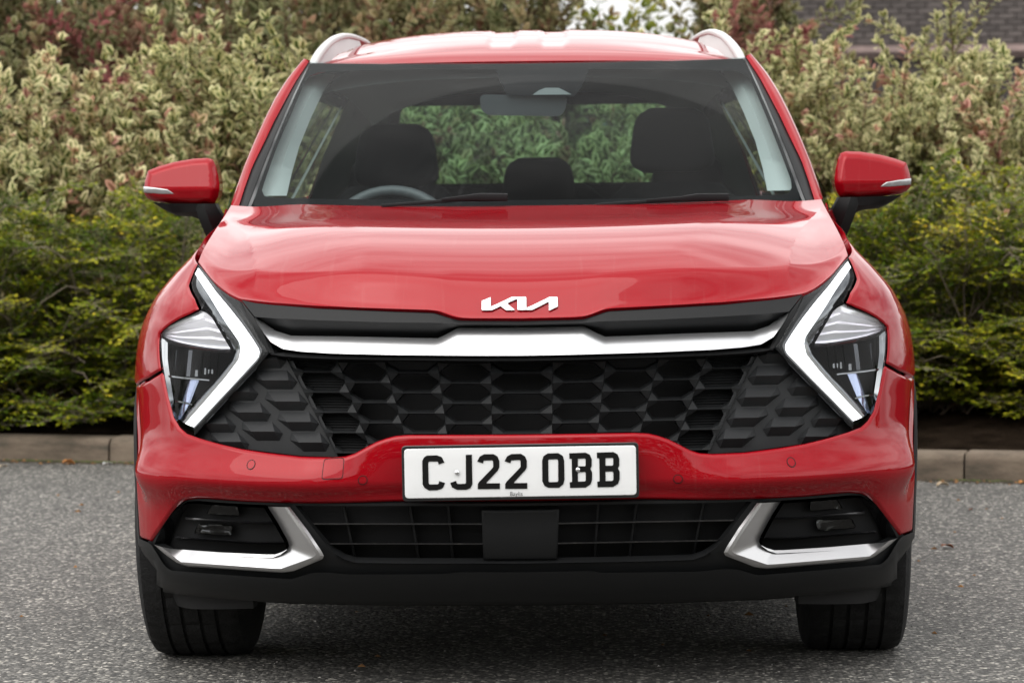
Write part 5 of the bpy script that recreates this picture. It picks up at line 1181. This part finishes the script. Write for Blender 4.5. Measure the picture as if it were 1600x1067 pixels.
def shrub(name, label, base, height, spread, nst, mat, leafL, group, seed, stem=M_STEM, singles=0, per=1.0, lean=(0, -.15), cat='shrub', lowcut=.25, tipbias=0.0):
    "upright many-stemmed shrub with opposite leaves and leafy tips"
    rg = np.random.default_rng(seed); o = empty(name, tuple(base)); tag(o, label, cat, group)
    paths = []; rad = []; P = []; D = []; Nn = []; rn = []
    def leaves_along(pa, f0, rnd0):
        n = len(pa); seglen = np.linalg.norm(np.diff(pa, axis=0), axis=1).sum(); k = max(2, int(seglen*(1-f0)/(leafL*.42)*per))
        f = np.linspace(f0, 1, k); f = np.r_[np.repeat(f[:-1], 2), np.repeat(f[-1:], 5)]; nf = len(f)
        x = f*(n-1); i = np.minimum(x.astype(int), n-2); p = pa[i]+(pa[i+1]-pa[i])*(x-i)[:, None]; t = pa[i+1]-pa[i]; t /= np.linalg.norm(t, axis=1, keepdims=True)
        e1 = np.cross(t, np.array([.2, .3, .93])); e1 /= np.linalg.norm(e1, axis=1, keepdims=True); e2 = np.cross(t, e1)
        a = np.r_[np.repeat(rg.uniform(0, math.pi, k-1), 2)+np.tile([0, math.pi], k-1), rg.uniform(0, 3)+np.arange(5)*2*math.pi/5]+rg.normal(0, .25, nf)
        tip_ = (np.arange(nf) >= nf-5)[:, None]; out = e1*np.cos(a)[:, None]+e2*np.sin(a)[:, None]
        P.append(p+out*.004); D.append(out*np.where(tip_, .6, .85)+t*np.where(tip_, .8, .55)+np.array([0, 0, .15])+rg.normal(0, .15, (nf, 3)))
        Nn.append(t*.9+np.array([0, -.2, .5])-out*.2+rg.normal(0, .3, (nf, 3))); rn.append(np.clip(rnd0+rg.normal(0, .16, nf), 0, 1))
    for s in range(nst):
        az = rg.uniform(0, 2*math.pi); q = math.sqrt(rg.uniform(0, 1)); hh = height*(1-.38*q*q)*rg.uniform(.72, 1.05)
        tip = np.array([math.cos(az)*spread*q+lean[0]*hh, math.sin(az)*spread*.75*q+lean[1]*hh, hh]); root = np.array([math.cos(az), math.sin(az), 0])*spread*.16*q
        mid = root*.5+tip*.5+np.array([0, 0, hh*.10])+rg.normal(0, .05, 3)
        tt = np.linspace(0, 1, 9)[:, None]; pa = (1-tt)**2*root+2*tt*(1-tt)*mid+tt*tt*tip+rg.normal(0, .008, (9, 3)); paths.append(pa); rad.append((.008, .0025))
        r0 = np.clip(rg.beta(2, 2.6)+tipbias, 0, 1); leaves_along(pa, max(lowcut, .35), r0)
        for b in range(rg.integers(4, 8)):
            i = rg.integers(2, 8); p = pa[i]; L_ = height*rg.uniform(.10, .24); dr = np.array([rg.normal(0, 1), rg.normal(-.25, 1), rg.uniform(.35, 1.4)]); dr /= np.linalg.norm(dr)
            q2 = np.array([p, p+dr*L_*.5+np.array([0, 0, .01]), p+dr*L_+np.array([0, 0, .04])]); paths.append(q2); rad.append((.0035, .0015)); leaves_along(q2, .15, np.clip(r0+rg.normal(0, .1), 0, 1))
    P, D, Nn, rn = map(np.concatenate, (P, D, Nn, rn)); P = np.where(P[:, 2:3] < .02, P+[0, 0, .03], P)
    Ln = leafL*rg.uniform(.65, 1.2, len(P)); Wd = Ln*rg.uniform(.55, .80, len(P))
    link(bpy.data.objects.new('stems', tubes_mesh('stems', paths, rad, stem)), o)
    keep = np.ones(len(P), bool)
    if singles:
        pw = P+np.array(base); order = np.argsort(pw[:, 1]); pp = proj(pw); vis = (pp[:, 0] > -20) & (pp[:, 0] < 1620) & (pp[:, 1] > -20)
        cand = [i for i in order if vis[i]][:singles]
        Df, Sx, U = leaf_frames(D, Nn)
        for i in cand:
            keep[i] = False; kk = int(min(4, rn[i]*5)); l = bpy.data.objects.new('leaf', one_leaf(mat, kk))
            Mx = Matrix(((Sx[i][0], -U[i][0], Df[i][0], 0), (Sx[i][1], -U[i][1], Df[i][1], 0), (Sx[i][2], -U[i][2], Df[i][2], 0), (0, 0, 0, 1)))
            l.matrix_basis = Matrix.Translation(P[i]) @ Mx @ Matrix.Scale(float(Ln[i]), 4); link(l, o)
    f = link(bpy.data.objects.new('foliage', leaf_mesh('foliage', P[keep], D[keep], Nn[keep], Ln[keep], Wd[keep], rn[keep], mat)), o); f['kind'] = 'stuff'
    return o
def low_shrub(name, label, base, height, spread, nbr, group, seed, yaw=0):
    "spreading small-leaved evergreen: tiers of arching flattish sprays"
    rg = np.random.default_rng(seed); o = empty(name, tuple(base)); tag(o, label, 'shrub', group)
    paths = []; rad = []; P = []; D = []; Nn = []; rn = []
    for s in range(nbr):
        az = rg.uniform(-math.pi, math.pi) if rg.random() < .35 else rg.normal(-math.pi/2, 1.0); q = rg.uniform(.45, 1.0); h0 = (rg.uniform(.03, .32) if rg.random() < .33 else rg.uniform(.15, .92))*height
        rr_ = spread*q*math.sqrt(max(.15, 1-(h0/height)**2*.75)); out = np.array([math.cos(az), math.sin(az)*.8, 0])
        root = np.array([rg.normal(0, spread*.28), rg.normal(0, .12), 0]); rise = root+out*rr_*.35+np.array([0, 0, h0*1.05+.05]); tip = root+out*rr_+np.array([0, 0, h0*rg.uniform(.75, 1.05)])
        tt = np.linspace(0, 1, 8)[:, None]; pa = (1-tt)**2*root+2*tt*(1-tt)*rise+tt*tt*tip+rg.normal(0, .006, (8, 3)); paths.append(pa); rad.append((.006, .0015))
        r0 = rg.beta(1.8, 2.8)
        f = np.repeat(np.arange(.30, 1.0, .05), 2); m = len(f); x = f*7; i = np.minimum(x.astype(int), 6); p = pa[i]+(pa[i+1]-pa[i])*(x-i)[:, None]
        t = pa[i+1]-pa[i]; t /= np.linalg.norm(t, axis=1, keepdims=True); e1 = np.cross(t, np.array([0, 0, 1.0])); e1 /= np.maximum(np.linalg.norm(e1, axis=1, keepdims=True), 1e-6)
        L_ = rg.uniform(.07, .20, m)*(1.15-f*.55); d = e1*np.tile([-1, 1], m//2)[:, None]*.8+t*.65; d[:, 2] += rg.normal(.05, .22, m); d /= np.linalg.norm(d, axis=1, keepdims=True); tw = p+d*L_[:, None]
        for k in range(m): paths.append(np.array([p[k], tw[k]])); rad.append((.0018, .0008))
        e2 = np.cross(d, np.array([0, 0, 1.0])); e2 /= np.maximum(np.linalg.norm(e2, axis=1, keepdims=True), 1e-6)
        cnt = np.maximum(2, (L_/.0155).astype(int)); ii = np.repeat(np.arange(m), cnt); gg = np.concatenate([np.linspace(.08, 1.04, c) for c in cnt]); ii = np.repeat(ii, 2); gg = np.repeat(gg, 2); nn = len(ii); s2 = np.tile([-1.0, 1.0], nn//2)[:, None]
        P.append(p[ii]+(tw[ii]-p[ii])*gg[:, None]); D.append(e2[ii]*s2*.8+d[ii]*.6+rg.normal(0, .25, (nn, 3))); Nn.append(np.array([0, -.15, 1.0])+rg.normal(0, .45, (nn, 3)))
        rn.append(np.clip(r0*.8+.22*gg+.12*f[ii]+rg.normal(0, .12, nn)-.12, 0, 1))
    for b in range(7):          # bare old branches showing at the front
        a = rg.uniform(-.8, .8)*spread; h1 = rg.uniform(.15, .7)*height; y_ = -spread*rg.uniform(.35, .66); dx = rg.uniform(-.35, .35); tt = np.linspace(0, 1, 8)[:, None]
        paths.append(np.array([a*.5, -.05, .1])*(1-tt)**2+np.array([a, y_*.7, h1*1.1])*2*tt*(1-tt)+np.array([a+dx, y_, h1*rg.uniform(.6, 1.1)])*tt*tt+rg.normal(0, .012, (8, 3))); rad.append((.006, .0028))
    P, D, Nn, rn = map(np.concatenate, (P, D, Nn, rn)); P[:, 2] = np.maximum(P[:, 2], .03)
    Ln = rg.uniform(.014, .027, len(P)); Wd = Ln*rg.uniform(.5, .75, len(P))
    link(bpy.data.objects.new('stems', tubes_mesh('stems', paths, rad, M_TWIG, 3)), o)
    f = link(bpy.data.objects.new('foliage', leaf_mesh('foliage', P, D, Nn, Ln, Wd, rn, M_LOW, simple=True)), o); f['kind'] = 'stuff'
    return o
def at(px, D):      # ground point at camera distance D below a pixel column, on the bed
    d = ray(px, 246); p = CAM+d*(D/(d @ _f)); n = (p-KL) @ kn; return np.array([p[0], p[1], bed_z(max(n, 0))-.02])

PROTO = {}
LOWS = [(-260, 13.55, 1.05, .95, 'at the far left edge'), (30, 13.6, 1.12, 1.0, ''), (260, 13.65, 1.08, .95, ''), (520, 14.3, .95, .9, ''), (800, 14.3, .9, .9, ''), (1080, 14.2, .95, .9, ''), (1400, 13.05, 1.12, 1.0, ''), (1640, 12.9, 1.10, 1.0, ''), (1880, 12.9, 1.0, .9, '')]
LOWL = ['low spreading green shrub cut by the left edge of the photo', 'low spreading green shrub at far left under the pale dogwood', 'low spreading green shrub beside the car wing below the left mirror',
        'low green shrub behind the left half of the car', 'low green shrub straight behind the middle of the car', 'low green shrub behind the right half of the car',
        'low spreading green shrub beside the car below the right mirror', 'low spreading green shrub at the right edge above the kerb joint', 'low green shrub just past the right edge of the photo']
for i, ((px, D, h, sp, _), lb) in enumerate(zip(LOWS, LOWL)):
    PROTO[('low', i)] = low_shrub('low_evergreen_shrub', lb, at(px, D), h, sp, 130 if i in (1, 2, 6, 7) else 55, 'low evergreen shrubs along the kerb', 100+i)
DOG = [(-160, 15.2, 1.55, .95, 50, M_DOG, .062, 'pale variegated dogwood cut by the left edge of the photo', 20), (110, 15.0, 1.52, .95, 98, M_DOG, .062, 'pale variegated dogwood at left, lower branches reaching over the low shrub', 110),
       (360, 15.1, 1.68, .95, 98, M_DOG, .062, 'pale variegated dogwood above the left mirror beside the windscreen pillar', 110), (640, 15.4, 1.55, .9, 40, M_DOG, .07, 'variegated dogwood behind the left half of the roof', 0),
       (905, 15.0, 1.45, .75, 60, M_DOG, .075, 'pale dogwood seen through the middle of the rear window', 60), (1165, 15.6, 1.80, .6, 50, M_DOG, .049, 'variegated dogwood beside the right roof rail', 60),
       (1370, 15.4, 1.60, .85, 98, M_DOG, .049, 'broad variegated dogwood at right above the right mirror', 110), (1455, 15.8, 1.98, .26, 10, M_DOG, .049, 'tall narrow variegated dogwood at right reaching up before the brick wall', 40),
       (1600, 15.2, 1.55, .95, 98, M_DOG, .049, 'variegated dogwood at the right edge below the brick wall ledge', 90), (1850, 15.3, 1.4, .9, 36, M_DOG, .049, 'variegated dogwood just past the right edge of the photo', 0)]
for i, (px, D, h, sp, n, m, L_, lb, sg_) in enumerate(DOG):
    PROTO[('dog', i)] = shrub('variegated_dogwood', lb, at(px, D), h, sp, n, m, L_, 'variegated dogwoods in the middle row', 200+i, singles=sg_)
BACK = [(20, 19.2, 2.9, 1.2, M_OLIVE, 'tall olive shrub at the back in the upper left'), (330, 19.2, 2.95, 1.2, M_OLIVE, 'tall olive shrub at the back left of the roof'), (560, 19.3, 2.9, 1.0, M_OLIVE, 'tall olive shrub at the back above the roof'), (-120, 17.3, 2.5, 1.1, M_OLIVE, 'olive autumn shrub in the upper left corner'), (100, 17.4, 2.45, 1.1, M_OLIVE, 'olive and brown shrub behind the left dogwood'), (235, 16.9, 2.05, .7, M_RUSSET, 'dark red leaved shrub above the left mirror'),
        (430, 17.6, 2.5, 1.1, M_OLIVE, 'olive shrub behind the left roof rail'), (690, 17.7, 2.4, .9, M_OLIVE, 'brown and olive shrub behind the left of the roof'), (815, 17.6, 2.30, .5, M_OLIVE, 'olive shrub left of the bright sky gap'),
        (1165, 17.4, 2.35, .40, M_OLIVE, 'olive shrub right of the bright sky gap'), (1190, 16.8, 1.95, .40, M_RUSSET, 'pinkish brown shrub beside the left end of the brick wall'), (1400, 17.6, 1.35, 1.0, M_OLIVE, 'olive shrub low behind the broad right dogwood'), (1680, 17.6, 1.2, 1.0, M_OLIVE, 'olive shrub behind the right edge dogwood')]
for i, (px, D, h, sp, m, lb) in enumerate(BACK):
    PROTO[('back', i)] = shrub('autumn_shrub', lb, at(px, D), h, sp, 55 if m is M_OLIVE else 42, m, .062, 'autumn shrubs in the back row', 300+i, lowcut=.3, per=.8)
for i, (px, D, h) in enumerate(((930, 18.3, 2.1), (1045, 18.4, 1.75))):
    shrub('yellow_green_bush', ('yellow green bush left of the bright sky gap above the roof', 'yellow green bush under the bright sky gap above the roof')[i], at(px, D), h, .45, 20, M_YEL, .055, 'yellow green bushes by the sky gap', 400+i, stem=M_TWIG, lowcut=.3, per=.6)

# the planting goes on past both edges of the picture
def copy_shrub(key, px, D, rz, label):
    src = PROTO[key]; o = src.copy(); COL.objects.link(o); o.location = tuple(at(px, D)); o.rotation_euler = (0, 0, rz); o['label'] = label
    for ch in src.children:
        if ch.name.split('.')[0] == 'leaf': continue
        c = ch.copy(); COL.objects.link(c); c.parent = o
for side, xs in ((0, (-520, -780, -1040)), (1, (2120, 2380, 2640))):
    w_ = ('left', 'right')[side]
    for j, px in enumerate(xs):
        copy_shrub(('low', (1, 6)[side]), px, (13.75, 12.75)[side], R((-12, 9, -5)[j]), 'low evergreen shrub, %s one past the %s edge of the photo' % (('first', 'second', 'third')[j], w_))
        copy_shrub(('dog', (1, 6)[side]), px+90, 15.2, R((14, -20, 8)[j]), 'variegated dogwood, %s one past the %s edge of the photo' % (('first', 'second', 'third')[j], w_))
        copy_shrub(('back', (3, 12)[side]), px+40, 17.5, R((30, -40, 15)[j]), 'autumn shrub, %s one past the %s edge of the photo' % (('first', 'second', 'third')[j], w_))

# ---- brick building at the upper right, far behind the shrubs
BY = 33.0
bl = hitY(1225, 60, BY); bz = hitY(1570, 74, BY)[2]
bld = empty('brick_building', (bl[0], BY, 0)); tag(bld, 'grey brown brick building wall behind shrubs in the upper right corner', 'building')
M_BRK = pmat('brown_brick', (.082, .070, .066), rough=.85, bump=(60, .4, .004), var=(3.0, .25))
def _bv(m):
    N, L = nodes_of(m); b = N['Principled BSDF']; src = b.inputs['Base Color'].links[0].from_socket; oi = N.new('ShaderNodeObjectInfo'); r = N.new('ShaderNodeMapRange'); r.inputs['To Min'].default_value = .72; r.inputs['To Max'].default_value = 1.25
    x = N.new('ShaderNodeMix'); x.data_type = 'RGBA'; x.blend_type = 'MULTIPLY'; x.inputs['Factor'].default_value = 1; L.new(oi.outputs['Random'], r.inputs[0]); L.new(src, x.inputs['A']); L.new(r.outputs[0], x.inputs['B']); L.new(x.outputs['Result'], b.inputs['Base Color'])
_bv(M_BRK)
M_MORT = pmat('mortar', (.075, .068, .063), rough=.95)
M_COP = pmat('pink_stone_ledge', (.27, .20, .185), rough=.8, var=(6, .2))
bm = bmesh.new(); bm_box(bm, (8, 3.0, 2.6), (16, 5.9, 5.2)); bm_obj('wall_core', bm, M_MORT, bld)
bm = bmesh.new(); bm_box(bm, (0, 0, 0), (.215, .1025, .065), bev=.006); bmr = bm_obj('brick', bm, M_BRK, bld); bme = bmr.data; bpy.data.objects.remove(bmr)
nb = 0
for r_ in range(0, 16):
    for c_ in range(0, 18):
        z_ = bz+.06+r_*.075+.03; x_ = .11+c_*.225+(.1125 if r_ % 2 else 0)
        o = bpy.data.objects.new('brick', bme); o.location = (x_, .0+random.uniform(-.003, .003), z_); link(o, bld); nb += 1
V = []; F = []
for r_ in range(-34, 34):
    for c_ in range(0, 68):
        if 0 <= r_ < 16 and c_ < 18: continue
        z_ = bz+.06+r_*.075+.03
        if not .05 < z_ < 5.1: continue
        x_ = .11+c_*.225+(.1125 if r_ % 2 else 0); k = len(V)
        V += [(x_+a*.1075, -.05, z_+b*.0325) for a, b in ((-1, -1), (1, -1), (1, 1), (-1, 1))]+[(x_+a*.1075, .02, z_+b*.0325) for a, b in ((-1, -1), (1, -1), (1, 1), (-1, 1))]
        F += [(k, k+1, k+2, k+3), (k, k+4, k+5, k+1), (k+3, k+2, k+6, k+7), (k, k+3, k+7, k+4), (k+1, k+5, k+6, k+2)]
o = mesh_obj('brickwork', V, F, M_BRK, bld, smooth_=False); o['kind'] = 'stuff'
bm = bmesh.new(); bm_box(bm, (8, -.10, bz-.02), (16, .28, .09), bev=.01); bm_box(bm, (8, -.06, bz-.10), (16, .16, .05), bev=.006); bm_obj('stone_ledge', bm, M_COP, bld)
bm = bmesh.new(); bm_box(bm, (8, 2.9, 5.3), (16.6, 6.6, .18), bev=.02); bm_obj('roof', bm, M_COP, bld)

# ---- litter on the ground
M_FL = {'orange': pmat('orange_leaf', (.42, .17, .04), rough=.7, var=(40, .35)), 'rust': pmat('rust_leaf', (.24, .075, .025), rough=.7, var=(40, .4)), 'tan': pmat('tan_leaf', (.42, .33, .22), rough=.8, var=(40, .3)), 'white': pmat('pale_scrap', (.70, .70, .72), rough=.6)}
def fallen(px, py, size, col, label, rz, curl=.35, z=None, cat='leaf', name='fallen_leaf'):
    p = hitZ(px, py, 0.0); bm = bmesh.new(); n = 7; rows = []
    for i in range(n):
        f = i/(n-1); w = math.sin(math.pi*min(1, f*.92+.06))**.8*.34*(1+.18*math.sin(f*19)); row = []
        for j in range(5):
            g_ = j/2-1; row.append(bm.verts.new((size*(f-.5), size*w*g_, size*(.10+curl*abs(g_)**1.5*w+.10*math.sin(f*4+g_)+.06*random.random()))))
        rows.append(row)
    for i in range(n-1):
        for j in range(4): bm.faces.new([rows[i][j], rows[i+1][j], rows[i+1][j+1], rows[i][j+1]])
    o = bm_obj(name, bm, M_FL[col], None, ang=60, loc=(p[0], p[1], .002)); o.rotation_euler = (R(random.uniform(-6, 6)), R(random.uniform(-8, 8)), rz)
    md = o.modifiers.new('thickness', 'SOLIDIFY'); md.thickness = .0006
    zm = min((o.matrix_basis.to_3x3() @ v.co).z for v in o.data.vertices); o.location.z = .0015-zm
    return tag(o, label, cat, 'litter on the asphalt')
fallen(107, 726.5, .050, 'orange', 'light orange dead leaf lying at the kerb foot on the left', .3, .8)
fallen(137, 719, .060, 'rust', 'curled brown dead leaf propped on the kerb near its left joint', 1.0, 1.1)
fallen(168, 726, .038, 'white', 'small white scrap lying by the left kerb joint', .1, .2, cat='scrap', name='pale_scrap')
fallen(5, 730, .036, 'tan', 'pale scrap by the kerb at the left photo edge', .2, .2, cat='scrap', name='pale_scrap')
fallen(1473, 760, .045, 'tan', 'tan dead leaf near the kerb right of the car', .0, .7)
fallen(1480, 857, .040, 'rust', 'rust brown dead leaf alone on the asphalt right of the car', .1, .4)
fallen(1599, 756, .04, 'orange', 'yellow orange dead leaf at the right photo edge by the kerb', .5, .6)
fallen(1517, 797, .018, 'rust', 'tiny brown leaf bit right of the car beyond the rust leaf', .9, .4)

# ---- woodland behind the photographer: one far mass, seen only as the dark tree line mirrored in paint and glass
def woodland():
    rg = np.random.default_rng(77); P = []; n = 34000
    az = rg.uniform(R(70), R(290), n); rad_ = rg.uniform(26, 31, n); k = smooth(R(62), R(40), np.abs(az-math.pi))
    keep = rg.uniform(0, 1, n) < .35+.65*k; az, rad_, k = az[keep], rad_[keep], k[keep]; n = len(az)      # tall behind the camera, low bushes out to the sides
    top = (1.8+6.6*k)+(.5+1.5*k)*np.sin(az*7.0)+(.4+.9*k)*np.sin(az*17+1)+.5*np.sin(az*41+2)
    z = top*rg.uniform(0, 1, n)**.8; x = np.sin(az)*rad_; y = -4+np.cos(az)*rad_
    P = np.stack([x, y, z], 1); D = rg.normal(0, 1, (n, 3)); N_ = rg.normal(0, 1, (n, 3)); L_ = rg.uniform(.35, .75, n)
    o = bpy.data.objects.new('woodland', leaf_mesh('woodland', P, D, N_, L_, L_*.7, rg.uniform(0, .7, n), M_LOW, simple=True)); link(o); tag(o, 'far tree line mirrored in the red paint of the car', None, None, 'stuff')
woodland()
